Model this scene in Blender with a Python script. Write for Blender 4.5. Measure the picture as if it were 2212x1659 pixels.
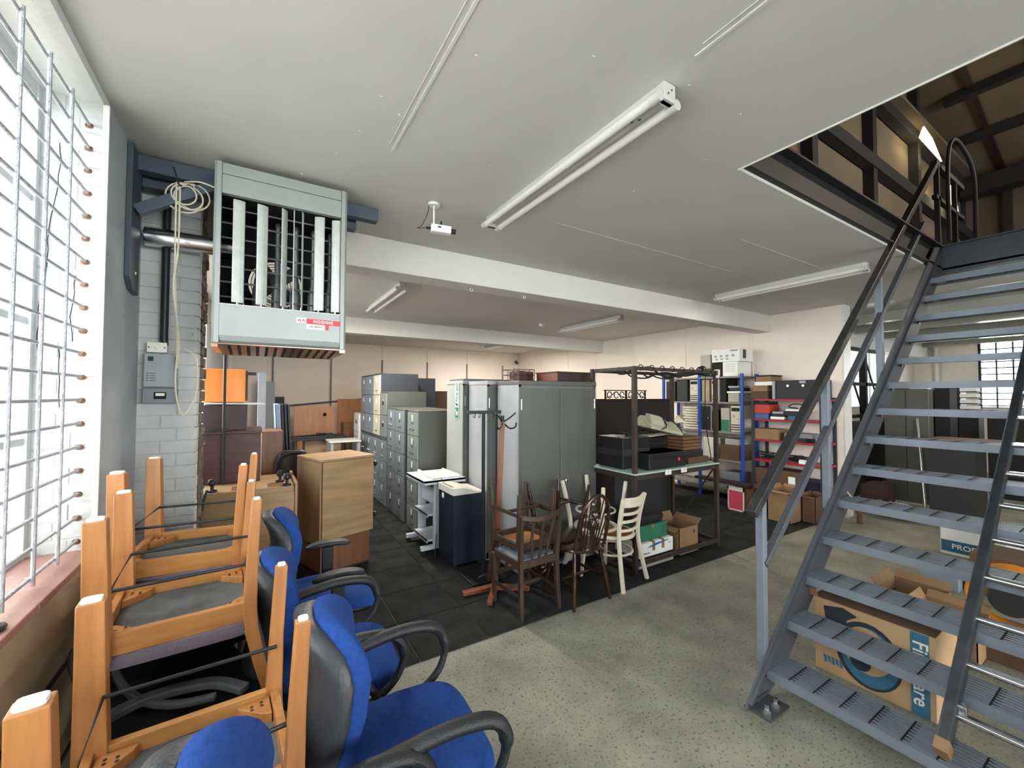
import bpy, bmesh, math, random
from mathutils import Vector, Matrix, Euler
random.seed(7)
for o in list(bpy.data.objects): bpy.data.objects.remove(o)
SC = bpy.context.scene
C = SC.collection
PI = math.pi
R = math.radians

# ------------------------------------------------------------------ camera
YAW = math.atan2(553, 894); PITCH = math.atan2(24.3, 894); ROLL = math.atan2(6, 2000)
fw = Vector((math.sin(YAW)*math.cos(PITCH), math.cos(YAW)*math.cos(PITCH), math.sin(PITCH)))
r0 = Vector((math.cos(YAW), -math.sin(YAW), 0)); u0 = r0.cross(fw)
rr = r0*math.cos(ROLL) + u0*math.sin(ROLL); uu = -r0*math.sin(ROLL) + u0*math.cos(ROLL)
cam = bpy.data.objects.new('camera', bpy.data.cameras.new('camera'))
C.objects.link(cam)
m = Matrix.Identity(4)
for i in range(3):
    m[i][0] = rr[i]; m[i][1] = uu[i]; m[i][2] = -fw[i]
m[0][3], m[1][3], m[2][3] = 0, 0, 1.70
cam.matrix_world = m
cam.data.sensor_width = 36; cam.data.lens = 36*894/2212
cam.data.clip_start = 0.02; cam.data.clip_end = 200
SC.camera = cam

# ------------------------------------------------------------------ world, light, exposure
def S(r, g, b, a=1.0):
    f = lambda c: (c/255/12.92) if c/255 <= .04045 else ((c/255+.055)/1.055)**2.4
    return (f(r), f(g), f(b), a)
w = bpy.data.worlds.new('sky'); SC.world = w; w.use_nodes = True
wn = w.node_tree.nodes; wl = w.node_tree.links
bg = wn['Background']
bg.inputs[0].default_value = (0.93, 0.97, 1.0, 1); bg.inputs[1].default_value = 5.0
def area(name, loc, rot, sx, sy, power, col=(1, 1, 1), portal=False):
    l = bpy.data.lights.new(name, 'AREA'); l.shape = 'RECTANGLE'; l.size = sx; l.size_y = sy
    l.energy = power; l.color = col
    if portal: l.cycles.is_portal = True
    o = bpy.data.objects.new(name, l); C.objects.link(o); o.location = loc; o.rotation_euler = rot
    return o
# portals sit in the real window and door openings and only guide sampling of the sky
area('portal_left_window', (-1.0, 0.7, 2.0), (0, -PI/2, 0), 1.95, 3.5, 1, portal=True)
area('portal_left_rear_window', (-1.0, 5.6, 1.95), (0, -PI/2, 0), 1.9, 2.6, 1, portal=True)
area('portal_loading_door', (3.0, -4.3, 1.5), (PI/2, 0, 0), 5.2, 2.95, 1, portal=True)
area('portal_far_window', (14.25, 1.45, 2.2), (0, PI/2, 0), 1.5, 1.95, 1, portal=True)
area('portal_side_window', (11.2, 3.85, 2.1), (-PI/2, 0, 0), 3.0, 1.3, 1, portal=True)
for n_, (x, y, p) in enumerate(((1.42, 5.48, 34), (5.02, 5.5, 26), (5.2, 8.9, 40), (5.02, 2.35, 6), (8.9, .6, 16))):
    area('ceiling_fill', (x, y, 2.905), (0, 0, 0), .12, 1.4, p, (1.0, .93, .84))   # added fill below ceiling tubes that are off; brightens the rear
area('upstairs_fill', (8.5, -1.5, 5.6), (R(40), 0, 0), 1.2, 0.3, 34, (1.0, .84, .64))  # unseen lamp, added only to lift the dim upper storey
SC.view_settings.view_transform = 'Standard'; SC.view_settings.look = 'None'
SC.view_settings.gamma = 1.0; SC.view_settings.use_curve_mapping = False
SC.view_settings.exposure = 1.55

# ------------------------------------------------------------------ materials
MATS = {}
def mat(name, col, rough=.6, metal=0.0, var=.12, scale=6.0, bump=0.0, bscale=60.0, col2=None, spot=None, spot_col=None,
        stretch=(1, 1, 1), emis=None, estr=0, alpha=None, spec=.5, spot_scale=25, detail=4, coords='Object'):
    if name in MATS: return MATS[name]
    m = bpy.data.materials.new(name); m.use_nodes = True
    N = m.node_tree.nodes; L = m.node_tree.links
    P = N['Principled BSDF']
    P.inputs['Roughness'].default_value = rough; P.inputs['Metallic'].default_value = metal
    P.inputs['Specular IOR Level'].default_value = spec
    tc = N.new('ShaderNodeTexCoord'); mp = N.new('ShaderNodeMapping'); mp.inputs['Scale'].default_value = stretch
    L.new(tc.outputs[coords], mp.inputs['Vector'])
    nz = N.new('ShaderNodeTexNoise'); nz.inputs['Scale'].default_value = scale; nz.inputs['Detail'].default_value = detail
    nz.inputs['Roughness'].default_value = .6
    L.new(mp.outputs['Vector'], nz.inputs['Vector'])
    rp = N.new('ShaderNodeValToRGB')
    c1 = col; c2 = col2 or tuple(min(1, c*(1+var)) for c in col[:3])+(1,)
    if col2 is None: c1 = tuple(c*(1-var) for c in col[:3])+(1,)
    rp.color_ramp.elements[0].position = .32; rp.color_ramp.elements[1].position = .68
    rp.color_ramp.elements[0].color = c1; rp.color_ramp.elements[1].color = c2
    L.new(nz.outputs['Fac'], rp.inputs['Fac'])
    out = rp.outputs['Color']
    if spot is not None:
        n2 = N.new('ShaderNodeTexNoise'); n2.inputs['Scale'].default_value = spot_scale; n2.inputs['Detail'].default_value = 5
        n2.inputs['Roughness'].default_value = .7
        L.new(tc.outputs[coords], n2.inputs['Vector'])
        r2 = N.new('ShaderNodeValToRGB'); r2.color_ramp.elements[0].position = spot; r2.color_ramp.elements[1].position = min(1, spot+.05)
        r2.color_ramp.elements[0].color = (0, 0, 0, 1); r2.color_ramp.elements[1].color = (1, 1, 1, 1)
        L.new(n2.outputs['Fac'], r2.inputs['Fac'])
        mx = N.new('ShaderNodeMix'); mx.data_type = 'RGBA'
        L.new(r2.outputs['Color'], mx.inputs[0]); L.new(out, mx.inputs[6]); mx.inputs[7].default_value = spot_col
        out = mx.outputs[2]
    L.new(out, P.inputs['Base Color'])
    if bump:
        n3 = N.new('ShaderNodeTexNoise'); n3.inputs['Scale'].default_value = bscale; n3.inputs['Detail'].default_value = 3
        L.new(mp.outputs['Vector'], n3.inputs['Vector'])
        b = N.new('ShaderNodeBump'); b.inputs['Strength'].default_value = bump; b.inputs['Distance'].default_value = .01
        L.new(n3.outputs['Fac'], b.inputs['Height']); L.new(b.outputs['Normal'], P.inputs['Normal'])
    if emis:
        P.inputs['Emission Color'].default_value = emis; P.inputs['Emission Strength'].default_value = estr
    MATS[name] = m
    return m
def wood(name, dark, light, axis='z', scale=9, rough=.45, spec=.5):
    st = {'x': (.12, 1, 1), 'y': (1, .12, 1), 'z': (1, 1, .12)}[axis]
    return mat(name, dark, rough, 0, scale=scale*2.2, col2=light, stretch=st, bump=.05, bscale=60, detail=6, spec=spec)
def glass(name, tint=(1, 1, 1, 1), frosted=0.0, gloss=.06):
    m = bpy.data.materials.new(name); m.use_nodes = True
    N = m.node_tree.nodes; L = m.node_tree.links; N.clear()
    o = N.new('ShaderNodeOutputMaterial'); t = N.new('ShaderNodeBsdfTransparent'); t.inputs[0].default_value = tint
    g = N.new('ShaderNodeBsdfGlossy'); g.inputs['Roughness'].default_value = .03
    mx = N.new('ShaderNodeMixShader'); mx.inputs[0].default_value = gloss
    src = t
    if frosted:
        tr = N.new('ShaderNodeBsdfTranslucent'); tr.inputs[0].default_value = tint
        nz = N.new('ShaderNodeTexNoise'); nz.inputs['Scale'].default_value = 55; nz.inputs['Detail'].default_value = 2
        tc = N.new('ShaderNodeTexCoord'); L.new(tc.outputs['Object'], nz.inputs['Vector'])
        b = N.new('ShaderNodeBump'); b.inputs['Strength'].default_value = 1.0; b.inputs['Distance'].default_value = .03
        L.new(nz.outputs['Fac'], b.inputs['Height']); L.new(b.outputs['Normal'], tr.inputs['Normal'])
        m2 = N.new('ShaderNodeMixShader'); m2.inputs[0].default_value = frosted
        L.new(t.outputs[0], m2.inputs[1]); L.new(tr.outputs[0], m2.inputs[2]); src = m2
    L.new(src.outputs[0], mx.inputs[1]); L.new(g.outputs[0], mx.inputs[2]); L.new(mx.outputs[0], o.inputs[0])
    MATS[name] = m
    return m

M_ceil = mat('ceiling paint', S(200, 197, 191), .62, var=.03, scale=1.2, bump=.04, bscale=4)
M_ceil2 = mat('glossy far ceiling', S(150, 150, 138), .22, var=.08, scale=2, bump=.05, bscale=5)
M_beam = mat('beam paint', S(208, 205, 196), .6, var=.03, scale=2, bump=.03, bscale=12)
M_wall = mat('cream wall panel', S(236, 224, 210), .7, var=.03, scale=1.5, bump=.02, bscale=30)
M_strip = mat('panel cover strip', S(122, 115, 108), .6, var=.04)
M_white = mat('white painted plaster', S(206, 208, 206), .75, var=.05, scale=5, bump=.35, bscale=25, spot=.66, spot_col=S(150, 150, 148), spot_scale=14)
M_grime = mat('grey painted plaster', S(160, 165, 168), .75, var=.08, scale=4, bump=.25, bscale=18)
M_tan = mat('tan painted dado', S(168, 150, 124), .7, var=.1, scale=3, bump=.2, bscale=12)
M_brick = mat('painted brick', S(184, 186, 184), .8, var=.08, scale=7, bump=.5, bscale=30, spot=.68, spot_col=S(128, 122, 116), spot_scale=20)
M_rawbrick = mat('broken brown brick', S(96, 80, 70), .9, var=.35, scale=14, bump=.9, bscale=30, spot=.6, spot_col=S(150, 140, 130), spot_scale=12)
M_reveal = mat('painted reveal', S(182, 184, 184), .8, var=.06, scale=7, bump=.5, bscale=30, spot=.68, spot_col=S(112, 112, 110), spot_scale=22)
M_mortar = mat('mortar', S(150, 148, 142), .9, var=.1)
M_sill = mat('pink brown tile sill', S(158, 118, 108), .5, var=.15, scale=6, bump=.1, bscale=20, spot=.64, spot_col=S(200, 180, 165), spot_scale=16)
M_conc = mat('speckled concrete', S(112, 112, 98), .62, scale=2.4, col2=S(150, 149, 132), bump=.12, bscale=50, spot=.57, spot_col=S(70, 70, 60), spot_scale=60, detail=9)
M_carpet = mat('dark carpet tile', S(26, 28, 28), .95, scale=3, col2=S(46, 48, 47), bump=.4, bscale=240, spec=.15, coords='Object')
M_carpet2 = mat('dark carpet tile worn', S(30, 32, 31), .95, scale=5, col2=S(52, 54, 51), bump=.4, bscale=240, spec=.15)
M_frame = mat('window frame paint', S(188, 194, 194), .5, var=.06, scale=10, bump=.1, bscale=40)
M_bars = mat('grey white rebar', S(168, 170, 176), .55, metal=.1, var=.18, scale=40, bump=.5, bscale=160)
M_rust = mat('rust stain', S(112, 78, 58), .9, var=.3, scale=60)
M_glass = glass('clear pane', (.97, .99, 1, 1))
M_frost = glass('obscured pane', (.95, .97, .96, 1), .75)
M_extbrick = mat('outside brick', S(196, 150, 132), .9, scale=9, col2=S(222, 200, 186), bump=.3, stretch=(1, 1, 3))
M_green = mat('grey green enamel', S(140, 146, 142), .38, metal=.15, var=.04, scale=8, bump=.02)
M_blade = mat('pale louvre enamel', S(168, 172, 166), .4, metal=.1, var=.1, scale=20, spot=.7, spot_col=S(110, 110, 104), spot_scale=30)
M_steel = mat('dull steel', S(110, 110, 112), .4, metal=.7, var=.2, scale=10)
M_chrome = mat('bright steel', S(215, 215, 218), .16, metal=1, var=.05)
M_traywarm = mat('steel tray with reflected orange', S(196, 160, 138), .22, metal=.85, var=.1, scale=5)  # steel tray; orange reflected from the cabinet is put into its colour
M_dark = mat('dark interior', S(14, 14, 16), .8, var=.2)
M_black = mat('black plastic', S(20, 20, 22), .45, var=.2, scale=20, bump=.15, bscale=150)
M_armblk = mat('worn black armrest plastic', S(30, 31, 34), .5, var=.25, scale=12, bump=.25, bscale=200)
M_shell = mat('scuffed charcoal shell', S(56, 58, 62), .45, var=.3, scale=5, bump=.2, bscale=120, stretch=(1, 1, .3))
M_blue = mat('royal blue fabric', S(34, 68, 136), .9, var=.16, scale=60, bump=.35, bscale=350, spec=.2)
M_bluegrey = mat('blue grey channel steel', S(70, 79, 92), .5, metal=.2, var=.1, scale=5)
M_white2 = mat('white enamel', S(226, 224, 216), .35, var=.03)
M_white3 = mat('aged white enamel', S(192, 190, 182), .4, var=.04)
M_tube = mat('unlit fluorescent tube', S(205, 202, 195), .2, var=.01, emis=(1, .96, .88, 1), estr=.03)  # tubes are off; a little emission is added to keep them white
M_cream = mat('cream cable', S(205, 198, 172), .5, var=.1)
M_gplast = mat('grey plastic', S(150, 156, 160), .5, var=.06)
M_gplast2 = mat('mid grey plastic', S(122, 128, 134), .5, var=.06)
M_locker = mat('worn grey locker paint', S(92, 94, 89), .45, metal=.2, var=.08, scale=4, bump=.06, bscale=60, spot=.67, spot_col=S(84, 84, 78), spot_scale=30, stretch=(1, 1, .5))
M_lockerl = mat('worn locker paint lit tone', S(168, 168, 168), .5, metal=.1, var=.1, scale=3, spot=.66, spot_col=S(122, 120, 116), spot_scale=34, stretch=(1, 1, .4))  # same grey as the doors, lightened for sides lit by the left windows
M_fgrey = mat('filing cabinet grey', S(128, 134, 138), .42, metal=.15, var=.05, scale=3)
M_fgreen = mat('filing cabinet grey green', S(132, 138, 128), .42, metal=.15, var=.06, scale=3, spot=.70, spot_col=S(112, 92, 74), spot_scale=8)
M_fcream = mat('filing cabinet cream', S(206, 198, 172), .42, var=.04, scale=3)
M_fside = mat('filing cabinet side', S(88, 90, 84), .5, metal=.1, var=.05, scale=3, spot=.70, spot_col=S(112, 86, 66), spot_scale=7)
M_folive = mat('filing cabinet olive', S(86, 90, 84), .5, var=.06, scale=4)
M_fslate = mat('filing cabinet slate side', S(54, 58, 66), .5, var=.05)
M_label = mat('label card', S(232, 232, 226), .7, var=.02)
M_handle = mat('chrome drawer handle', S(120, 120, 120), .3, metal=.8, var=.1)
M_oak = wood('light oak laminate', S(142, 112, 78), S(170, 138, 100), 'x', 7)
M_oakz = wood('light oak edge', S(136, 106, 74), S(160, 128, 92), 'z', 7)
M_teak = wood('reddish teak laminate', S(98, 62, 38), S(128, 84, 54), 'z', 8)
M_maroon = wood('mahogany laminate', S(56, 28, 28), S(80, 42, 40), 'x', 7, .4)
M_dkwood = wood('very dark wood', S(44, 30, 30), S(60, 42, 40), 'x', 7, .5)
M_beech = wood('honey beech', S(150, 96, 50), S(182, 124, 70), 'z', 10, .38)
M_beechx = wood('honey beech rail', S(158, 106, 56), S(190, 136, 78), 'x', 10, .38)
M_orange = wood('orange veneer', S(222, 124, 48), S(238, 146, 66), 'z', 6, .35)
M_dchair = wood('dark brown chair wood', S(44, 34, 26), S(70, 54, 40), 'z', 12, .4)
M_windsor = wood('polished windsor wood', S(32, 20, 14), S(58, 36, 24), 'z', 12, .22)
M_cpaint = mat('chipped cream chair paint', S(214, 206, 184), .5, var=.06, scale=14, spot=.68, spot_col=S(160, 140, 108), spot_scale=30)
M_redwood = wood('red brown stand wood', S(104, 54, 32), S(134, 74, 44), 'z', 10, .4)
M_navy = mat('navy cabinet', S(24, 32, 44), .55, var=.06, spec=.3)
M_putty = mat('putty plastic', S(210, 206, 192), .5, var=.03)
M_trol = mat('light grey trolley steel', S(196, 200, 206), .4, var=.04)
M_gunm = mat('gunmetal tube', S(44, 46, 50), .4, metal=.5, var=.15)
M_rackst = mat('brown angle iron', S(62, 52, 46), .6, metal=.3, var=.25, scale=14, bump=.2, bscale=80)
M_stair = mat('grey blue stair paint', S(116, 123, 132), .45, metal=.2, var=.07, scale=8, spot=.69, spot_col=S(96, 98, 102), spot_scale=18)
M_stairdk = mat('stringer grey paint', S(80, 82, 88), .5, metal=.2, var=.1, scale=5)
M_rail = mat('worn handrail steel', S(70, 69, 70), .38, metal=.6, var=.3, scale=12, spot=.6, spot_col=S(60, 56, 52), spot_scale=14, stretch=(1, 1, 1))
M_ladder = mat('dark worn ladder steel', S(82, 86, 92), .35, metal=.7, var=.25, scale=8, spot=.62, spot_col=S(56, 54, 54), spot_scale=20)
M_joist = mat('dark painted joist', S(34, 33, 36), .6, var=.15, scale=3)
M_board = mat('brown upstairs board', S(110, 96, 78), .85, var=.08, scale=1.5)
M_beamdk = mat('upstairs steel', S(36, 36, 38), .7, var=.15)
M_card = mat('brown cardboard', S(138, 108, 76), .85, var=.08, scale=5, bump=.05)
M_card2 = mat('dark cardboard', S(90, 66, 46), .85, var=.1, scale=5)
M_cardp = mat('printed carton tan', S(168, 136, 98), .8, var=.05, scale=6)
M_pblue = mat('blue print', S(48, 96, 122), .8, var=.15, scale=20)
M_pdark = mat('dark ink print', S(34, 40, 48), .8, var=.2, scale=20)
M_lamblue = mat('blue shelf upright', S(34, 70, 150), .4, var=.1)
M_shelfg = mat('grey shelf', S(120, 118, 112), .5, var=.08)
M_red = mat('red shelf beam', S(150, 30, 44), .4, var=.1)
M_stickerred = mat('red sticker', S(190, 30, 52), .4, var=.03)
M_rubber = mat('black rubber', S(20, 20, 21), .8, var=.1)
M_arcg = mat('grey plastic arm', S(86, 88, 92), .45, var=.15, scale=14)
M_purple = mat('grey mauve upholstery', S(108, 98, 108), .9, var=.1, scale=80, bump=.3, bscale=300, spec=.2)
M_under = mat('dusty black seat underside', S(52, 54, 54), .85, scale=6, col2=S(96, 97, 95), bump=.2, bscale=90)
M_glide = mat('white nylon glide', S(238, 232, 218), .35, var=.02)
M_signgreen = mat('green sign', S(30, 120, 78), .5, var=.03)
M_dgreen = mat('green carton', S(38, 108, 78), .7, var=.1)
M_beige = mat('beige computer plastic', S(196, 190, 168), .5, var=.04)
M_beige2 = mat('grey beige computer plastic', S(160, 158, 146), .5, var=.05)
M_charc = mat('charcoal box', S(36, 36, 37), .6, var=.08)
M_paleglass = mat('pale green table edge', S(176, 196, 188), .3, var=.04)
M_slatew = wood('crate wood', S(100, 68, 38), S(130, 92, 54), 'x', 8, .6)
M_magenta = mat('pink red panel', S(184, 62, 84), .7, var=.05)
M_yel = mat('yellow orange cable', S(190, 120, 30), .45, var=.1)
M_redp = mat('red carton', S(180, 58, 42), .7, var=.05)
M_bluep = mat('blue carton', S(66, 92, 150), .7, var=.05)
M_scrl = mat('screen fabric blue grey', S(132, 150, 176), .8, var=.06)
M_scrd = mat('screen dark edge', S(42, 46, 52), .6, var=.1)
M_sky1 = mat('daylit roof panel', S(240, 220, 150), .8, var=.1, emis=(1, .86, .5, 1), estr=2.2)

# ------------------------------------------------------------------ mesh builder
class MB:
    def __init__(s): s.v = []; s.f = []; s.T = None
    def add(s, vs, fs):
        n = len(s.v)
        if s.T is not None: vs = [s.T @ Vector(p) for p in vs]
        s.v += [tuple(p) for p in vs]; s.f += [tuple(i+n for i in f) for f in fs]
        return s
    def box(s, a, b):
        x0, y0, z0 = a; x1, y1, z1 = b
        if x0 > x1: x0, x1 = x1, x0
        if y0 > y1: y0, y1 = y1, y0
        if z0 > z1: z0, z1 = z1, z0
        return s.add([(x0, y0, z0), (x1, y0, z0), (x1, y1, z0), (x0, y1, z0), (x0, y0, z1), (x1, y0, z1), (x1, y1, z1), (x0, y1, z1)],
                     [(0, 3, 2, 1), (4, 5, 6, 7), (0, 1, 5, 4), (1, 2, 6, 5), (2, 3, 7, 6), (3, 0, 4, 7)])
    def obox(s, c, sz, rot=(0, 0, 0)):
        E = Euler(rot).to_matrix(); c = Vector(c); h = [q/2 for q in sz]
        vs = [c + E @ Vector((sx*h[0], sy*h[1], sz_*h[2])) for sz_ in (-1, 1) for sx, sy in ((-1, -1), (1, -1), (1, 1), (-1, 1))]
        return s.add(vs, [(0, 3, 2, 1), (4, 5, 6, 7), (0, 1, 5, 4), (1, 2, 6, 5), (2, 3, 7, 6), (3, 0, 4, 7)])
    def bar(s, p, q, w, h, up=(0, 0, 1), w2=None, h2=None):
        p = Vector(p); q = Vector(q); d = (q-p).normalized(); up = Vector(up)
        sd = d.cross(up)
        if sd.length < 1e-4: sd = d.cross(Vector((1, 0, 0)))
        sd.normalize(); un = sd.cross(d)
        w2 = w if w2 is None else w2; h2 = h if h2 is None else h2
        vs = []
        for pt, a, b in ((p, w, h), (q, w2, h2)):
            for sx, sy in ((-1, -1), (1, -1), (1, 1), (-1, 1)): vs.append(pt + sd*sx*a/2 + un*sy*b/2)
        return s.add(vs, [(0, 1, 2, 3), (7, 6, 5, 4), (0, 4, 5, 1), (1, 5, 6, 2), (2, 6, 7, 3), (3, 7, 4, 0)])
    def poly_bar(s, pts, w, h, up=(0, 0, 1)):
        # one continuous rectangular section swept along points
        P = [Vector(p) for p in pts]; up = Vector(up); vs = []; fs = []
        ws = w if isinstance(w, (list, tuple)) else [w]*len(P); hs = h if isinstance(h, (list, tuple)) else [h]*len(P)
        for i, p in enumerate(P):
            d = (P[min(i+1, len(P)-1)]-P[max(i-1, 0)]).normalized(); sd = d.cross(up)
            if sd.length < 1e-4: sd = d.cross(Vector((1, 0, 0)))
            sd.normalize(); un = sd.cross(d)
            for sx, sy in ((-1, -1), (1, -1), (1, 1), (-1, 1)): vs.append(p + sd*sx*ws[i]/2 + un*sy*hs[i]/2)
        for i in range(len(P)-1):
            for k in range(4): a = i*4+k; b = i*4+(k+1) % 4; fs.append((a, b, b+4, a+4))
        fs.append((3, 2, 1, 0)); n = len(vs); fs.append((n-4, n-3, n-2, n-1))
        return s.add(vs, fs)
    def tube(s, pts, r, n=8, closed=False, flat=1.0):
        P = [Vector(p) for p in pts]; L = len(P); vs = []; fs = []
        rs = r if isinstance(r, (list, tuple)) else [r]*L
        prev = None
        for i, p in enumerate(P):
            if closed: d = P[(i+1) % L]-P[i-1]
            else: d = P[min(i+1, L-1)]-P[max(i-1, 0)]
            d.normalize()
            if prev is None:
                a = d.cross(Vector((0, 0, 1)))
                if a.length < .1: a = d.cross(Vector((1, 0, 0)))
            else: a = prev - d*prev.dot(d)
            a.normalize(); prev = a; b = d.cross(a)
            for k in range(n):
                t = 2*PI*k/n; vs.append(p + a*math.cos(t)*rs[i] + b*math.sin(t)*rs[i]*flat)
        m_ = L if closed else L-1
        for i in range(m_):
            for k in range(n):
                a = i*n+k; b = i*n+(k+1) % n; c = ((i+1) % L)*n
                fs.append((a, b, c+(k+1) % n, c+k))
        if not closed:
            fs.append(tuple(reversed(range(n)))); fs.append(tuple(range((L-1)*n, L*n)))
        return s.add(vs, fs)
    def cyl(s, p, q, r, r2=None, n=16): return s.tube([p, q], [r, r if r2 is None else r2], n)
    def lathe(s, prof, o=(0, 0, 0), n=16, q=None):
        o = Vector(o); d = (Vector(q)-o).normalized() if q else Vector((0, 0, 1))
        a = d.cross(Vector((0, 1, 0)))
        if a.length < .1: a = d.cross(Vector((1, 0, 0)))
        a.normalize(); b = d.cross(a); vs = []; fs = []
        for r, z in prof:
            for k in range(n):
                t = 2*PI*k/n; vs.append(o + d*z + a*math.cos(t)*r + b*math.sin(t)*r)
        for i in range(len(prof)-1):
            for k in range(n):
                x = i*n+k; y = i*n+(k+1) % n; fs.append((x, y, y+n, x+n))
        fs.append(tuple(reversed(range(n)))); fs.append(tuple(range((len(prof)-1)*n, len(prof)*n)))
        return s.add(vs, fs)
    def pad(s, c, sz, e1=.35, e2=.35, nu=28, nv=14, fn=None):
        sg = lambda x, e: math.copysign(abs(x)**e, x)
        vs = []; fs = []
        for j in range(nv+1):
            v = -PI/2 + PI*j/nv
            for i in range(nu):
                u = 2*PI*i/nu
                p = Vector((sg(math.cos(v), e1)*sg(math.cos(u), e2)*sz[0]/2, sg(math.cos(v), e1)*sg(math.sin(u), e2)*sz[1]/2, sg(math.sin(v), e1)*sz[2]/2))
                if fn: p = fn(p)
                vs.append(p + Vector(c))
        for j in range(nv):
            for i in range(nu):
                a = j*nu+i; b = j*nu+(i+1) % nu; fs.append((a, b, b+nu, a+nu))
        return s.add(vs, fs)
    def prism(s, poly, a0, a1, ax='z'):
        n = len(poly)
        def mk(p, h):
            return {'z': (p[0], p[1], h), 'y': (p[0], h, p[1]), 'x': (h, p[0], p[1])}[ax]
        vs = [mk(p, a0) for p in poly] + [mk(p, a1) for p in poly]
        fs = [tuple(reversed(range(n))), tuple(range(n, 2*n))] + [(i, (i+1) % n, (i+1) % n+n, i+n) for i in range(n)]
        return s.add(vs, fs)
def arc(c, r, a0, a1, n, ax='z', sy=1.0):
    out = []
    for i in range(n+1):
        t = R(a0+(a1-a0)*i/n); u, v = r*math.cos(t), r*math.sin(t)*sy
        out.append({'z': (c[0]+u, c[1]+v, c[2]), 'y': (c[0]+u, c[1], c[2]+v), 'x': (c[0], c[1]+u, c[2]+v)}[ax])
    return out
def smooth_path(pts, k=5):
    P = [Vector(p) for p in pts]; out = []
    for i in range(len(P)-1):
        a = P[max(i-1, 0)]; b = P[i]; c = P[i+1]; d = P[min(i+2, len(P)-1)]
        for j in range(k):
            t = j/k
            out.append(.5*((2*b)+(-a+c)*t+(2*a-5*b+4*c-d)*t*t+(-a+3*b-3*c+d)*t**3))
    out.append(P[-1]); return out

def mesh_of(name, mb, m, smooth=False):
    me = bpy.data.meshes.new(name); me.from_pydata(mb.v, [], mb.f)
    b = bmesh.new(); b.from_mesh(me); bmesh.ops.recalc_face_normals(b, faces=b.faces); b.to_mesh(me); b.free()
    me.materials.append(m)
    if smooth:
        me.polygons.foreach_set('use_smooth', [True]*len(me.polygons))
        if hasattr(me, 'set_sharp_from_angle'): me.set_sharp_from_angle(angle=R(40))
    return me
def part(name, mb, m, parent, smooth=False, bev=0, label=None, world=None):
    if world is not None:
        w_ = Vector(world); mb.v = [tuple(Vector(p)-w_) for p in mb.v]
    o = bpy.data.objects.new(name, mesh_of(name, mb, m, smooth)); C.objects.link(o)
    if parent: o.parent = parent
    if bev:
        bm_ = o.modifiers.new('bevel', 'BEVEL'); bm_.width = bev; bm_.segments = 2; bm_.limit_method = 'ANGLE'; bm_.angle_limit = R(50)
    if label: o['label'] = label
    return o
def thing(name, label, cat, loc=(0, 0, 0), rz=0, group=None, rot=None):
    o = bpy.data.objects.new(name, None); C.objects.link(o); o.empty_display_size = .1
    o.location = loc; o.rotation_euler = rot if rot else (0, 0, rz)
    o['label'] = label; o['category'] = cat
    if group: o['group'] = group
    return o
def single(name, label, cat, mb, m, loc=(0, 0, 0), rz=0, group=None, smooth=False, bev=0, rot=None):
    o = part(name, mb, m, None, smooth, bev); o.location = loc; o.rotation_euler = rot if rot else (0, 0, rz)
    o['label'] = label; o['category'] = cat
    if group: o['group'] = group
    return o
def struct(name, mb, m, parent=None, bev=0, label=None, smooth=False):
    o = part(name, mb, m, parent, smooth, bev, label)
    if parent is None: o['kind'] = 'structure'
    return o
def dup(root, loc, rz=0, label=None, group=None, rot=None, scale=None):
    r = root.copy(); C.objects.link(r); r.location = loc; r.rotation_euler = rot if rot else (0, 0, rz)
    if scale: r.scale = scale
    if label: r['label'] = label
    if group: r['group'] = group
    def kids(a, b):
        for ch in list(a.children):
            c = ch.copy(); C.objects.link(c); c.parent = b; kids(ch, c)
    kids(root, r)
    return r
def share(src, name, parent, loc, rot=(0, 0, 0), m=None):
    o = bpy.data.objects.new(name, src.data if not m else src.data.copy()); C.objects.link(o); o.parent = parent; o.location = loc; o.rotation_euler = rot
    if m: o.data.materials[0] = m
    return o
def text_mb(mb, txt, size, T, ext=.0008, bold=0.0, shear=0, spacing=1.0):
    cu = bpy.data.curves.new('t', 'FONT'); cu.body = txt; cu.size = size; cu.extrude = ext; cu.offset = bold; cu.shear = shear
    cu.align_x = 'CENTER'; cu.align_y = 'CENTER'; cu.resolution_u = 3; cu.space_character = spacing
    o = bpy.data.objects.new('t', cu); C.objects.link(o)
    dg = bpy.context.evaluated_depsgraph_get(); dg.update()
    me = bpy.data.meshes.new_from_object(o.evaluated_get(dg))
    mb.add([T @ v.co for v in me.vertices], [tuple(p.vertices) for p in me.polygons])
    bpy.data.objects.remove(o); bpy.data.curves.remove(cu); bpy.data.meshes.remove(me)
    return mb
def face_T(o, right, up):
    right = Vector(right).normalized(); up = Vector(up).normalized(); n = right.cross(up)
    m = Matrix.Identity(4)
    for i in range(3): m[i][0] = right[i]; m[i][1] = up[i]; m[i][2] = n[i]; m[i][3] = o[i]
    return m
def FX(p): return face_T(p, (0, -1, 0), (0, 0, 1))     # lettering on a face that looks to -x
def FY(p): return face_T(p, (1, 0, 0), (0, 0, 1))      # lettering on a face that looks to -y

# ================================================================== SETTING
floor = struct('floor', MB().box((-1.2, -4.2, -.2), (14.3, 11.3, 0)), M_conc)
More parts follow.
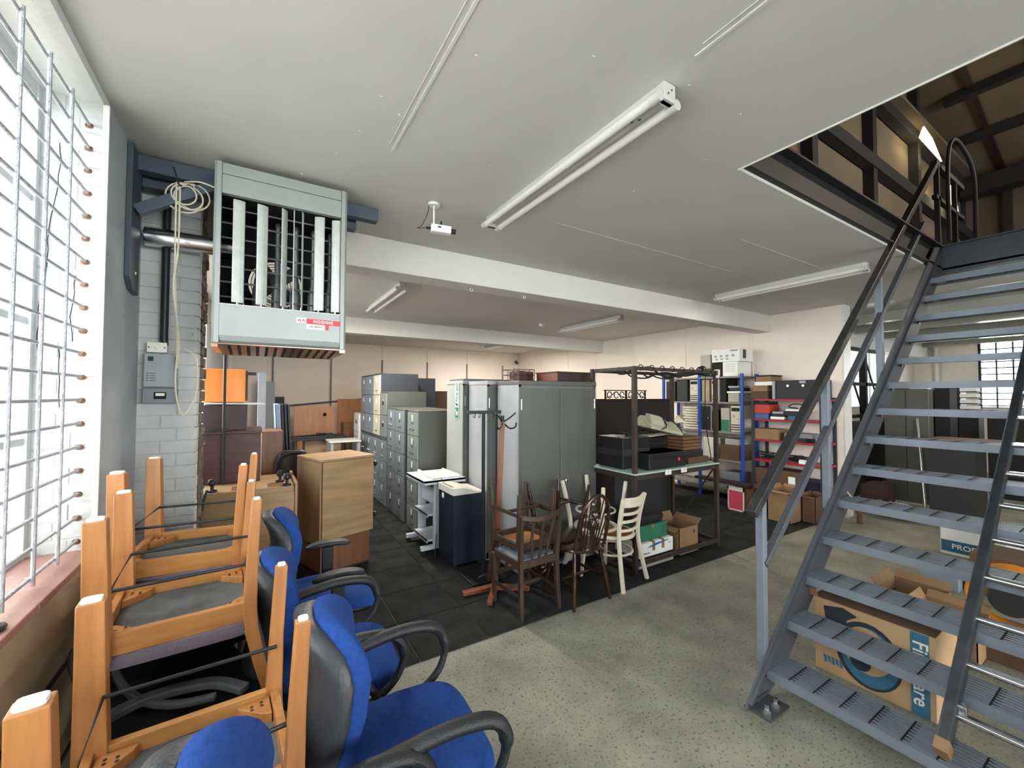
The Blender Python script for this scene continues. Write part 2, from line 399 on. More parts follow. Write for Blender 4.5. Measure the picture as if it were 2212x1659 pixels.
# carpet tiles (0.5 m) on the floor behind y = 2.58
tile = MB().prism([(-.247, -.247), (.247, -.247), (.247, .247), (-.247, .247)], 0, .008)
t0 = part('carpet_tile', tile, M_carpet, floor, bev=.002)
t1 = t0.data.copy(); t1.materials[0] = M_carpet2
k = 0
for i in range(16):
    for j in range(17):
        x = -.33+i*.5; y = 2.83+j*.5
        if x > 7.0 or y > 11.0: continue
        if k == 0: t0.location = (x, y, .001)
        else:
            o = bpy.data.objects.new('carpet_tile', t0.data if random.random() < .6 else t1); C.objects.link(o)
            o.parent = floor; o.location = (x, y, .001)
            mo = o.modifiers.new('bevel', 'BEVEL'); mo.width = .002; mo.segments = 1
        k += 1
# ceiling with stair opening x 2.33..6.0, y -1.0..1.31
ce = MB()
ce.box((-.6, 1.31, 3.0), (7.3, 11.3, 3.02)); ce.box((-.6, -4.2, 3.0), (2.33, 1.31, 3.02)); ce.box((2.33, -4.2, 3.0), (7.3, -1.0, 3.02)); ce.box((6.0, -1.0, 3.0), (7.3, 1.31, 3.02))
ceiling = struct('ceiling', ce, M_ceil)
part('ceiling', MB().box((7.3, -4.2, 3.0), (14.3, 3.8, 3.02)), M_ceil2, ceiling, label='glossy far ceiling')
for (x, y0, y1) in ((.597, 1.0, 2.18), (1.41, .55, .95)):
    part('filler_line', MB().box((x-.006, y0, 2.996), (x+.006, y1, 3.001)), M_beam, ceiling)
    part('filler_line', MB().box((x-.030, y0-.2, 2.9975), (x-.027, y1-.05, 3.001)), M_beam, ceiling)
for (x0, x1, y) in ((1.9, 4.2, 2.45), (3.4, 5.0, 1.9)):
    part('plasterboard_seam', MB().box((x0, y-.003, 2.9985), (x1, y+.003, 3.001)), M_beam, ceiling)
for i in range(26):
    x, y = random.uniform(.2, 2.2), random.uniform(.7, 3.2)
    part('paint_bump', MB().pad((x, y, 3.0), (.016, .010, .006), 1, 1, 8, 4), M_ceil, ceiling, True)
edge = MB().box((2.328, -1.0, 2.992), (2.334, 1.31, 3.02)); part('opening_edge', edge, M_beam, ceiling)
# beams
for n_, (y0, y1) in enumerate(((3.45, 3.69), (7.25, 7.5))):
    struct('trim_%d' % (n_+1), MB().box((-.58, y0, 2.73), (7.06, y1, 3.0)), M_beam, bev=.006)
# beams of the far room (along y) and its low cross beam
for i, x in enumerate((8.2, 9.5, 10.8, 12.1, 13.4)):
    struct('trim_%d' % (3+i), MB().box((x, -4.1, 2.86), (x+.18, 3.4, 3.0)), M_ceil2)
struct('trim_8', MB().box((7.3, 3.2, 2.62), (14.1, 3.5, 3.0)), M_beam)

# back wall with 1.22 m panels and cover strips
wb = struct('wall_back', MB().box((-.8, 11.1, 0), (7.3, 11.3, 3.02)), M_strip)
xs = [-.58, .325, 1.574, 2.82, 4.06, 5.28, 6.5, 7.06]
for a, b in zip(xs[:-1], xs[1:]):
    part('wall_panel', MB().box((a+.004, 11.075, .02), (b-.004, 11.1, 2.62)), M_wall, wb)
    part('upper_panel', MB().box((a+.004, 11.08, 2.65), (b-.004, 11.1, 3.0)), M_wall, wb)
for a in xs[1:-1]:
    part('cover_strip', MB().box((a-.02, 11.06, .02), (a+.02, 11.075, 2.62)), M_strip, wb)
part('rail_strip', MB().box((-.58, 11.06, 2.615), (7.06, 11.08, 2.655)), M_wall, wb)
# right wall
wr = struct('wall_right', MB().box((7.06, 2.5, 0), (7.25, 11.3, 3.02)), M_wall)
ys = [2.5, 3.76, 5.03, 6.3, 7.5, 8.56, 9.82, 11.1]
for a, b in zip(ys[:-1], ys[1:]):
    part('wall_panel', MB().box((7.045, a+.003, .02), (7.06, b-.003, 3.0)), M_wall, wr)
for a in ys[1:-1]:
    part('cover_strip', MB().box((7.030, a-.018, .02), (7.045, a+.018, 3.0)), M_wall, wr)
part('corner_bead', MB().box((7.04, 2.485, 0), (7.26, 2.5, 3.0)), M_white2, wr)
# left wall : dado under window, pier, rear part with window
wlft = struct('wall_left', MB().box((-.84, -4.2, -.1), (-.58, 2.45, 1.02)), M_tan)
part('dado_groove', MB().box((-.585, -1, .70), (-.575, 2.45, .72)), M_dkwood, wlft)
part('dado_groove', MB().box((-.585, -1, .36), (-.575, 2.45, .38)), M_dkwood, wlft)
part('jamb_return', MB().box((-.84, 2.5, -.1), (-.58, 3.57, 3.0)), M_grime, wlft)
part('lintel', MB().box((-.84, -1.05, 2.955), (-.58, 2.5, 3.0)), M_white, wlft)
part('front_wall', MB().box((-.84, -4.2, 1.0), (-.58, -1.05, 3.0)), M_white, wlft)
part('rear_wall', MB().box((-.84, 3.57, -.1), (-.58, 11.3, 1.0)).box((-.84, 3.57, 1.0), (-.58, 4.3, 3.0)).box((-.84, 6.9, 1.0), (-.58, 11.3, 3.0)).box((-.84, 4.3, 2.9), (-.58, 6.9, 3.0)), M_white, wlft)
part('corner_pipe', MB().cyl((-.5, 10.9, 0), (-.5, 10.9, 3), .05, n=12), M_white2, wlft, True)
part('plaster_edge', MB().box((-.586, 2.440, 1.02), (-.565, 2.452, 2.96)), M_white2, wlft)
# reveal of painted bricks (jamb face y = 2.45)
nb = 0
for i in range(26):
    z = 1.02+i*.075
    if z > 2.93: break
    off = .0 if i % 2 else .11
    segs = [(-.84, -.70+off*.4), (-.70+off*.4, -.585)]
    for a, b in segs:
        dy = random.uniform(0, .004)
        part('brick', MB().box((a+.002, 2.45-dy, z+.004), (b-.002, 2.5, z+.071)), M_reveal, wlft, bev=.003)
part('mortar_bed', MB().box((-.84, 2.4515, 1.0), (-.585, 2.5, 2.98)), M_reveal, wlft)
# cracks in the reveal paint (thin dark grooves proud lines)
for (x0, z0, n) in ((-.715, 2.75, 26), (-.70, 1.9, 16), (-.655, 2.2, 9)):
    pts = []; x, z = x0, z0
    for i in range(n): pts.append((x, 2.4445, z)); x += random.uniform(-.006, .006); z -= .035
    part('paint_crack', MB().tube(pts, .0016, 4), M_charc, wlft)
# pier of painted brick, broken face on the room side
pier = struct('trim_9', MB().box((-.60, 3.156, 0), (-.315, 3.56, 3.0)), M_brick)
for i in range(40):
    z = i*.075
    r_ = random.uniform(0, .012)
    cut = -.40 if i % 2 else -.475
    part('brick', MB().box((-.585, 3.15, z+.002), (cut-.002, 3.26, z+.073)), M_brick, pier, bev=.003)
    part('brick', MB().box((cut+.002, 3.149, z+.002), (-.302-r_*.3, 3.26, z+.073)), M_brick, pier, bev=.004)
    if i % 2: segs = [(3.262, 3.40), (3.404, 3.57)]
    else: segs = [(3.262, 3.47), (3.474, 3.57)]
    for a, b in segs:
        e = random.uniform(-.012, .012)
        part('brick', MB().prism([(-.33, a), (-.305+e, a+.01), (-.298-e, (a+b)/2), (-.306+e, b-.005), (-.33, b)], z+.005, z+.070), M_rawbrick, pier, bev=.003)
# other walls
wd = struct('wall_front', MB().box((-.84, -4.3, 0), (.4, -4.1, 3.0)).box((5.6, -4.3, 0), (14.3, -4.1, 3.0)).box((.4, -4.3, 2.96), (5.6, -4.1, 3.0)), M_wall)
wf = struct('wall_far', MB().box((14, -4.3, 0), (14.2, .45, 3.0)).box((14, 2.4, 0), (14.2, 3.7, 3.0)).box((14, .45, 0), (14.2, 2.4, 1.43)).box((14, .45, 2.97), (14.2, 2.4, 3.0)), M_wall)
ws = struct('wall_side', MB().box((7.25, 3.5, 0), (14.2, 3.7, 1.45)).box((7.25, 3.5, 2.75), (14.2, 3.7, 3.0)).box((7.25, 3.5, 1.45), (9.7, 3.7, 2.75)).box((12.7, 3.5, 1.45), (14.2, 3.7, 2.75)), M_wall)
part('pipe', MB().cyl((13.92, 3.08, 0), (13.92, 3.08, 3), .05, n=10), M_white2, wf, True)
# sill
struct('trim_10', MB().box((-.84, -1.05, 1.02), (-.565, 2.45, 1.045)), M_sill, bev=.004)

# left window : steel frame, panes, bar grille
win = struct('window_1', MB().box((-.815, -1.05, 2.90), (-.775, 2.452, 2.955)).box((-.815, -1.05, 1.045), (-.775, 2.452, 1.075)).box((-.82, 2.415, 1.045), (-.77, 2.45, 2.955)), M_frame)
zs = [1.06, 1.51, 1.99, 2.49, 2.93]
yy = [2.432, 1.90, 1.37, .84, .31, -.22, -.75, -1.05]
for z in zs[1:-1]: part('transom', MB().box((-.81, -1.05, z-.014), (-.78, 2.43, z+.014)), M_frame, win)
for y in yy[1:-1]: part('mullion', MB().box((-.81, y-.014, 1.06), (-.78, y+.014, 2.93)), M_frame, win)
for zi in range(4):
    for yi in range(7):
        part('pane', MB().box((-.797, yy[yi+1]+.01, zs[zi]+.01), (-.793, yy[yi]-.01, zs[zi+1]-.01)), M_frost if zi < 2 else M_glass, win)
gr = thing('window_grille', 'welded grey-white steel bar grille across the near left window', 'grille', (-.62, .7, 1.06))
gw = (-.62, .7, 1.06)
for i in range(15):
    y = 2.22-.2*i
    if y < -1: break
    part('upright_bar', MB().cyl((-.62, y, 1.062), (-.62, y, 2.875), .0065, n=8), M_bars, gr, True, world=gw)
for i in range(19):
    z = 1.085+i*.0985
    part('cross_bar', MB().cyl((-.629, -1.0, z), (-.629, 2.447, z), .006, n=8), M_bars, gr, True, world=gw)
    part('rust_mark', MB().pad((-.629, 2.447, z-.004), (.03, .006, .024), .8, .8, 8, 6), M_rust, gr, True, world=gw)
# rear left window
win2 = struct('window_2', MB().box((-.80, 4.3, 2.86), (-.76, 6.9, 2.9)).box((-.80, 4.3, 1.0), (-.76, 6.9, 1.04)), M_frame)
for i in range(6):
    y = 4.3+i*.52
    part('mullion', MB().box((-.80, y-.015, 1.0), (-.77, y+.015, 2.9)), M_frame, win2)
    if i < 5:
        for z0, z1 in ((1.02, 1.6), (1.6, 2.2), (2.2, 2.88)):
            part('pane', MB().box((-.787, y+.015, z0), (-.783, y+.505, z1-.02)), M_glass, win2)
# far windows
win3 = struct('window_3', MB().box((14.0, .45, 1.43), (14.05, 2.4, 1.47)).box((14.0, .45, 2.93), (14.05, 2.4, 2.97)), M_frame)
for i in range(4):
    y = .45+i*.65; part('mullion', MB().box((14.0, y-.02, 1.43), (14.05, y+.02, 2.97)), M_frame, win3)
    if i < 3:
        for z0, z1 in ((1.47, 2.2), (2.22, 2.93)): part('pane', MB().box((14.02, y+.02, z0), (14.025, y+.63, z1)), M_glass, win3)
for i in range(9): part('bar', MB().cyl((13.95, .46+i*.24, 1.45), (13.95, .46+i*.24, 2.95), .016, n=6), M_gunm, win3)
for i in range(11): part('bar', MB().cyl((13.95, .45, 1.5+i*.14), (13.95, 2.4, 1.5+i*.14), .014, n=6), M_gunm, win3)
win4 = struct('window_4', MB().box((9.7, 3.5, 1.45), (12.7, 3.54, 1.49)).box((9.7, 3.5, 2.71), (12.7, 3.54, 2.75)), M_frame)
for i in range(7):
    x = 9.7+i*.5; part('mullion', MB().box((x-.02, 3.5, 1.45), (x+.02, 3.54, 2.75)), M_frame, win4)
    if i < 6:
        for z0, z1 in ((1.49, 2.1), (2.12, 2.71)): part('pane', MB().box((x+.02, 3.52, z0), (x+.48, 3.525, z1)), M_frost, win4)
# outside brick wall seen through the left window, ground
struct('trim_11', MB().box((-3.4, 3.2, 0), (-.9, 3.4, 3.6)), M_extbrick, label='outside brick wall')
struct('ground', MB().box((-14, -16, -.3), (26, 16, -.21)), M_conc)

# upper storey: joists, landing, boarded wall, roof steel
jo = struct('trim_12', MB().box((2.33, 1.31, 3.02), (6.2, 1.33, 3.24)).box((2.33, 1.27, 3.02), (6.2, 1.39, 3.035)).box((2.33, 1.25, 3.235), (6.2, 1.39, 3.25)), M_joist)
struct('trim_13', MB().box((6.0, -1.0, 2.96), (6.02, 1.31, 3.24)).box((5.96, -1.0, 2.96), (6.08, 1.31, 2.975)).box((5.96, -1.0, 3.235), (6.08, 1.31, 3.25)), M_stairdk)
struct('trim_14', MB().box((2.31, -1.0, 3.02), (2.33, 1.31, 3.24)).box((2.2, -1.02, 3.02), (6.2, -1.0, 3.24)), M_joist)
uf = MB().box((-.8, 1.39, 3.22), (14.2, 11.2, 3.26)).box((-.8, -4.2, 3.22), (2.31, 1.39, 3.26)).box((2.31, -4.2, 3.22), (14.2, -1.02, 3.26)).box((6.08, -1.02, 3.22), (14.2, 1.39, 3.26))
struct('floor_upper', uf, M_dkwood)
uw = struct('wall_upper', MB().box((1.0, 2.62, 3.26), (14.2, 2.7, 11)), M_mortar)
px = [1.0, 2.1, 4.15, 6.2, 8.26, 10.4, 12.4, 14.1]; pz = [3.26, 4.3, 5.4, 6.5, 8.2, 10]
for a, b in zip(px[:-1], px[1:]):
    for c, d in zip(pz[:-1], pz[1:]):
        part('wall_board', MB().box((a+.01, 2.6, c+.01), (b-.01, 2.62, d-.01)), M_board, uw)
for a in px[1:-1]: part('steel_post', MB().box((a-.08, 2.46, 3.26), (a+.08, 2.6, 9)), M_beamdk, uw)
for z in pz[2:4]: part('steel_rail', MB().box((1, 2.44, z-.10), (14.1, 2.58, z+.10)), M_beamdk, uw)
part('steel_rail', MB().box((1, 2.3, 6.6), (14.1, 2.6, 6.66)), M_board, uw)
part('steel_rail', MB().box((2.5, 1.45, 3.26), (6.3, 1.55, 3.34)), M_dkwood, uw)
part('pipe_bundle', MB().tube(smooth_path([(3.2, 1.6, 3.36), (3.4, 1.6, 3.52), (3.8, 1.6, 3.52), (4.3, 1.6, 3.36)]), .03, 6), M_dkwood, uw)
rz = lambda x: 6.5+.28*(13.8-x)
rf = struct('ceiling_upper', MB().prism([(1, rz(1)+.1), (14.2, rz(14.2)+.1), (14.2, rz(14.2)+.2), (1, rz(1)+.2)], -9, 2.7, 'y'), M_mortar)
rxs = [1, 2.3, 3.6, 4.9, 6.2, 7.4, 8.6, 9.8, 11.0, 12.2, 13.8]; rys = [-9, -7.8, -6.6, -5.4, -4.2, -3.0, -1.9, -.8, .2, 1.1, 1.9, 2.6]
for a, b in zip(rxs[:-1], rxs[1:]):
    for c, d in zip(rys[:-1], rys[1:]):
        part('roof_board', MB().prism([(a+.01, rz(a)+.06), (b-.01, rz(b)+.06), (b-.01, rz(b)+.1), (a+.01, rz(a)+.1)], c+.01, d-.01, 'y'), M_board, rf)
for a in rxs[1:-1]: part('purlin', MB().box((a-.08, -9, rz(a)-.10), (a+.08, 2.25, rz(a)+.05)), M_beamdk, rf)
for c in rys[1:-1]: part('rafter', MB().bar((1, c, rz(1)+.03), (13.8, c, rz(13.8)+.03), .07, .07), M_dkwood, rf)
part('eaves_beam', MB().box((13.3, -9, 6.15), (13.7, 2.5, 6.5)), M_beamdk, rf)
ue = struct('wall_end_upper', MB().box((14.0, -9, 3.26), (14.1, 2.7, 7)), M_mortar)
for c, d in zip(rys[:-1], rys[1:]):
    for z0, z1 in ((3.3, 4.7), (4.7, 6.3)): part('wall_board', MB().box((13.96, c+.02, z0+.02), (14.0, d-.02, z1)), M_board, ue)
    part('steel_post', MB().box((13.8, d-.06, 3.26), (13.96, d+.06, 6.3)), M_beamdk, ue)
struct('wall_upper_sides', MB().box((.9, -9, 3.26), (1.0, 2.7, 11)).box((1, -9.1, 3.26), (14.1, -9, 11)), M_board)
part('daylit_panel', MB().prism([(9.62, 6.15), (9.85, 6.42), (10.3, 6.36), (10.85, 6.10)], 2.26, 2.28, 'y'), M_sky1, uw)
part('daylit_panel', MB().prism([(11.2, 5.95), (11.15, 5.5), (11.9, 5.35), (11.75, 5.6)], 2.26, 2.28, 'y'), M_sky1, uw)

# ================================================================== STAIR
XN = [2.478+.2373*i for i in range(14)]; ZN = [.160+.2067*i for i in range(14)]
YF, YNR = 1.27, .27
stair = thing('staircase', 'grey steel open-tread staircase with grated treads rising to the ceiling opening', 'staircase', (2.3, 1.27, 0))
W0 = (2.3, 1.27, 0)
def stringer(y):
    s = MB().prism([(2.27, 0), (2.50, 0), (2.70, .10), (5.99, 2.97), (5.99, 3.24), (5.78, 3.20), (2.44, .19)], y-.006, y+.006, 'y')
    s.bar((2.30, y-.012 if y > 1 else y+.012, .03), (5.95, y-.012 if y > 1 else y+.012, 3.20), .024, .012, (0, 0, 1))
    return s
for y in (YF+.006, YNR-.006):
    st_ = part('stringer', stringer(y), M_stairdk, stair, world=W0)
    part('foot_plate', MB().box((2.30, y-.12, 0), (2.50, y+.02, .012)).bar((2.31, y-.005, .01), (2.5, y-.005, .01), .012, .05), M_steel, stair, world=W0)
    for x in (2.36, 2.45): part('bolt', MB().cyl((x, y-.07, .012), (x, y-.07, .045), .011, n=6).cyl((x, y-.07, .012), (x, y-.07, .022), .02, n=6), M_chrome, stair, world=W0)
bar_src = cross_src = None
for i in range(14):
    x, z = XN[i], ZN[i]
    tr = thing_ = part('tread', MB().box((x-.004, YNR, z-.05), (x+.004, YF, z)).box((x+.215, YNR, z-.04), (x+.222, YF, z)).box((x-.004, YNR, z-.045), (x+.222, YNR+.005, z)).box((x-.004, YF-.005, z-.045), (x+.222, YF, z))
                        .bar((x+.015, YF-.06, z-.035), (x+.18, YF-.06, z-.035), .06, .006), M_stair, stair, world=W0)
    for k in range(8):
        loc = (x+.012+.0265*k-2.3+.007, (YF+YNR)/2-1.27, z-.010)
        if bar_src is None:
            bar_src = part('grating_bar', MB().box((-.0078, -.495, -.008), (.0078, .495, .008)), M_stair, tr); bar_src.location = loc
        else: share(bar_src, 'grating_bar', tr, loc)
    for k in range(8):
        loc = (x+.11-2.3, YF-.115*(k+1)-1.27, z-.010)
        if cross_src is None:
            cm = MB().box((-.106, -.0035, -.012), (.106, .0035, .0085))
            for q in range(9): cm.prism([(-.106+.0265*q-.0055, 0), (-.106+.0265*q+.0055, 0), (-.106+.0265*q, -.024)], -.006, .0085)
            cross_src = part('grating_cross_bar', cm, M_dark, tr); cross_src.location = loc
        else: share(cross_src, 'grating_cross_bar', tr, loc)
    part('cleat_bolt', MB().cyl((x+.05, YF-.01, z-.06), (x+.05, YF-.03, z-.06), .012, n=6), M_chrome, tr, world=W0)
YR = 1.287
def rz_top(x): return 1.037+.866*(x-2.388)
def rz_mid(x): return .771+.888*(x-2.555)
for x, zb in ((2.506, .17), (3.364, .93), (4.37, 1.80)):
    part('post', MB().box((x-.022, YR-.010, zb), (x+.022, YR+.034, rz_top(x))), M_stair, stair, world=W0, bev=.003)
part('handrail', MB().bar((2.385, YR, rz_top(2.385)), (5.9, YR, rz_top(5.9)), .052, .052), M_rail, stair, world=W0, bev=.004)
part('mid_rail', MB().bar((2.506, YR, rz_mid(2.506)), (5.5, YR, rz_mid(5.5)), .040, .040), M_stairdk, stair, world=W0, bev=.003)
for x in (5.97, 6.6): part('post', MB().box((x-.02, YR-.02, 3.2), (x+.02, YR+.02, 4.15)), M_joist, stair, world=W0)
part('handrail', MB().bar((5.88, YR, 3.75), (6.9, YR, 3.75), .04, .04).bar((5.88, YR, 4.1), (6.9, YR, 4.1), .05, .05), M_joist, stair, world=W0)
part('gate_hoop', MB().tube(smooth_path([(6.05, 1.22, 3.3), (6.05, 1.22, 4.1), (6.15, 1.2, 4.38), (6.3, 1.15, 4.3), (6.4, 1.1, 4.0), (6.4, 1.1, 3.3)]), .018, 8), M_joist, stair, True, world=W0)
part('rope_scrap', MB().tube(smooth_path([(3.56, 1.335, 1.03), (3.59, 1.30, 1.05), (3.62, 1.25, .98), (3.66, 1.24, .93), (3.70, 1.25, .88)]), .006, 6), M_cream, stair, True, world=W0)

# ladder lying on the treads
ld = thing('ladder', 'dark steel ladder with bright rungs lying up the stair treads', 'ladder', (2.46, .55, .19))
W1 = (2.46, .55, .19)
a = Vector((2.475, .56, .21)); d_ = Vector((2.05, 0, 1.745)).normalized(); nrm = Vector((-d_.z, 0, d_.x))
for y in (.56, .14):
    p = Vector((a.x, y, a.z)); part('stile', MB().bar(p, p+d_*3.3, .042, .07, nrm), M_ladder, ld, world=W1, bev=.006)
    part('foot_cap', MB().bar(p-d_*.01, p+d_*.04, .046, .074, nrm), M_card, ld, world=W1)
for i in range(13):
    p = a + d_*(.17+.24*i)
    part('rung', MB().cyl((p.x, .545, p.z), (p.x, .155, p.z), .015, n=10).bar((p.x, .545, p.z+.008), (p.x, .155, p.z+.008), .026, .016), M_chrome, ld, True, world=W1)
part('clamp', MB().pad((a.x+.15, .535, a.z+.13), (.04, .05, .06), .5, .5, 12, 8), M_steel, ld, True, world=W1)

# ================================================================== HEATER ON ITS BRACKETS
hl = (.1275, 2.94, 1.97)
ht = thing('unit_heater', 'large grey-green suspended gas heater with vertical louvres under the ceiling', 'heater', hl)
X0, X1, Y0, Y1, Z0, Z1 = -.21, .465, 2.69, 3.14, 1.978, 2.955
cs = MB().box((X0, Y0+.04, Z0), (X0+.008, Y1, Z1)).box((X1-.008, Y0+.04, Z0), (X1, Y1, Z1)).box((X0, Y0+.02, Z1-.01), (X1, Y1, Z1))
part('casing', cs, M_green, ht, world=hl, bev=.002)
for s in (0, 1):
    xa = X0 if s == 0 else X1-.035
    c0 = [(xa, Y0+.045)] + ([(xa+.002, Y0+.012), (xa+.014, Y0)] if s == 0 else [(xa, Y0)]) + ([(xa+.035, Y0)] if s == 0 else [(xa+.021, Y0), (xa+.033, Y0+.012)]) + [(xa+.035, Y0+.045)]
    part('corner_post', MB().prism(c0, Z0, Z1), M_green, ht, world=hl)
part('top_fascia', MB().box((X0+.036, Y0+.006, 2.895), (X1-.036, Y0+.04, Z1)), M_green, ht, world=hl, bev=.002)
part('top_panel', MB().box((X0+.036, Y0+.002, 2.788), (X1-.036, Y0+.04, 2.891)), M_green, ht, world=hl, bev=.003)
lp = [(Y0, 2.185), (Y0+.02, 2.19), (Y0+.06, 2.19), (Y0+.06, Z0+.01), (Y0+.035, Z0), (Y0+.012, Z0+.012), (Y0, Z0+.04)]
lowp = part('lower_panel', MB().prism(lp, X0+.036, X1-.036, 'x'), M_green, ht, world=hl, bev=.002)
part('lower_lip', MB().box((X0+.036, Y0-.004, 2.183), (X1-.036, Y0+.03, 2.189)), M_blade, ht, world=hl)
part('dark_lining', MB().box((X0+.01, Y0+.05, 2.17), (X0+.014, Y1, 2.80)).box((X1-.014, Y0+.05, 2.17), (X1-.01, Y1, 2.80)).box((X0+.01, Y0+.05, 2.79), (X1-.01, Y1, 2.80)).box((X0+.01, Y0+.05, 2.17), (X1-.01, Y1, 2.18)), M_dark, ht, world=hl)
# back panel with a round fan opening
bp = MB(); cx, cz, rad, n = .10, 2.42, .155, 32
ring_in = [(cx+rad*math.cos(2*PI*i/n), cz+rad*math.sin(2*PI*i/n)) for i in range(n)]
outp = []
for i in range(n):
    t = 2*PI*i/n; c_, s_ = math.cos(t), math.sin(t)
    tx = ((X1-.01-cx) if c_ > 0 else (cx-X0-.01))/max(abs(c_), 1e-6); tz = ((2.95-cz) if s_ > 0 else (cz-1.985))/max(abs(s_), 1e-6)
    q = min(tx, tz); outp.append((cx+q*c_, cz+q*s_))
vs = [(p[0], Y1-.01, p[1]) for p in ring_in+outp]
bp.add(vs, [(i, (i+1) % n, (i+1) % n+n, i+n) for i in range(n)])
part('back_panel', bp, M_dark, ht, world=hl)
fg = MB()
for r_ in [.02+.017*i for i in range(9)]: fg.tube(arc((cx, Y1, cz), r_, 0, 350, 30, 'y'), .0022, 4, closed=True)
part('fan_guard', fg, M_gunm, ht, world=hl)
for k in range(4):
    t = R(40+90*k); fb = MB().obox((cx+.075*math.cos(t), Y1-.05, cz+.075*math.sin(t)), (.13, .012, .07), (R(18), -t, 0))
    part('fan_blade', fb, M_charc, ht, world=hl)
part('fan_motor', MB().cyl((cx, Y1-.08, cz), (cx, Y1-.02, cz), .035, n=14), M_gunm, ht, True, world=hl)
for i, (bx, ang, wd_) in enumerate([(-.095, 12, .06), (.017, 22, .06), (.125, 58, .06), (.218, 82, .06), (.312, -22, .06), (.405, -30, .055)]):
    b = MB(); A = R(ang)
    prof = [(-wd_/2, 0), (-wd_/2+.006, .005), (-.006, .008), (.006, .008), (wd_/2-.006, .005), (wd_/2, 0), (0, -.001)]
    pr = [(bx+u*math.cos(A)-v*math.sin(A)*-1*0 + v*math.sin(A), Y0+.035+u*math.sin(A)-v*math.cos(A)) for u, v in prof]
    b.prism(pr, 2.205, 2.775)
    part('louvre', b, M_blade, ht, world=hl, bev=.002)
    part('louvre_pin', MB().cyl((bx, Y0+.035, 2.185), (bx, Y0+.035, 2.21), .006, n=8), M_chrome, ht, world=hl)
part('louvre_link', MB().box((.172, Y0+.03, 2.19), (.177, Y0+.036, 2.785)), M_blade, ht, world=hl)
for i in range(7):
    z = 2.245+i*.083; part('grid_rod', MB().cyl((X0+.01, Y0+.10, z), (X1-.01, Y0+.10, z), .006, n=8), M_steel, ht, True, world=hl)
for i in range(6):
    bx = -.10+i*.10
    part('burner_tube', MB().lathe([(.030, 0), (.030, .13), (.016, .20), (.015, .52), (.020, .54), (.012, .56)], (bx, Y0+.22, 2.19), 14), M_steel, ht, True, world=hl)
tray = part('bottom_tray', MB().prism([(Y0+.03, Z0-.001), (Y0+.42, Z0-.03), (Y0+.42, Z0-.034), (Y0+.03, Z0-.005)], X0+.03, X1-.03, 'x').box((X0, Y0+.04, Z0-.02), (X0+.03, Y1, Z0)).box((X1-.03, Y0+.04, Z0-.02), (X1, Y1, Z0)), M_traywarm, ht, world=hl)
for i in range(13):
    x = X0+.07+i*.0455
    part('tray_slot', MB().prism([(Y0+.07, Z0-.0095), (Y0+.38, Z0-.0335), (Y0+.38, Z0-.0345), (Y0+.07, Z0-.0105)], x, x+.016, 'x'), M_dark, tray, world=hl)
# sticker
yb = Y0-.0015
stk = part('sticker', MB().box((.245, yb, 2.115), (.430, yb+.002, 2.145)), M_stickerred, lowp, world=hl)
part('sticker_panel', MB().box((.193, yb, 2.118), (.2445, yb+.002, 2.148)).box((.246, yb, 2.086), (.345, yb+.002, 2.1145)), M_label, lowp, world=hl, label='white sticker panel')
part('sticker_corner', MB().box((.3455, yb, 2.086), (.366, yb+.002, 2.1145)), M_stickerred, lowp, world=hl)
part('sticker_lettering', text_mb(MB(), 'MODINE', .024, FY((.335, yb-.0005, 2.130)), .0003, .0005, spacing=1.25), M_label, lowp, world=hl, label='white sticker lettering')
tx = text_mb(MB(), 'High Efficiency', .0135, FY((.296, yb-.0005, 2.101)), .0003, .0003, .25)
part('sticker_lettering', tx, M_pdark, lowp, world=hl, label='dark slanted sticker lettering')
lg = MB()
for cx_ in (.208, .229): lg.prism([(cx_-.010, 2.124), (cx_-.005, 2.124), (cx_, 2.134), (cx_+.005, 2.124), (cx_+.010, 2.124), (cx_+.002, 2.142), (cx_-.002, 2.142)], yb-.001, yb, 'y')
part('sticker_emblem', lg, M_stickerred, lowp, world=hl)

bl = (-.55, 2.95, 2.25)
br = thing('heater_bracket', 'blue-grey channel steel bracket holding the heater off the left wall', 'bracket', bl)
part('wall_plate', MB().prism([(2.80, 2.30), (2.86, 2.245), (2.98, 2.235), (2.99, 2.99), (2.80, 2.99)], -.578, -.555, 'x'), M_bluegrey, br, world=bl, bev=.002)
part('arm', MB().box((-.56, 2.90, 2.90), (.70, 2.97, 2.985)), M_bluegrey, br, world=bl, bev=.004)
part('arm', MB().box((-.56, 3.02, 2.86), (.58, 3.10, 2.93)), M_bluegrey, br, world=bl, bev=.004)
part('brace', MB().bar((-.55, 2.86, 2.66), (-.20, 2.88, 2.90), .05, .055), M_bluegrey, br, world=bl, bev=.004)
part('bolt_hole', MB().cyl((-.554, 2.90, 2.34), (-.550, 2.90, 2.34), .008, n=10), M_label, br, world=bl)
single('flue_pipe', 'shiny metal flue pipe running from the left wall behind the heater', 'pipe', MB().cyl((-.55, 3.08, 2.60), (-.1, 3.08, 2.60), .055, n=20), M_chrome, smooth=True)
single('conduit', 'dark vertical pipe running down the white pier to the switch', 'conduit', MB().tube([(-.462, 3.12, 3.0), (-.462, 3.12, 2.03), (-.46, 3.12, 1.985)], .02, 10), M_gunm, smooth=True)
cbl = MB()
p_ = []
for k in range(4):
    r1 = .055+.009*k; ox = -.352+.02*(k % 3); oz = 2.79-.012*(k % 2)
    p_ += arc((ox, 2.84+.006*k, oz), r1, 90, 430, 18, 'y')
cbl.tube(p_, .0042, 6)
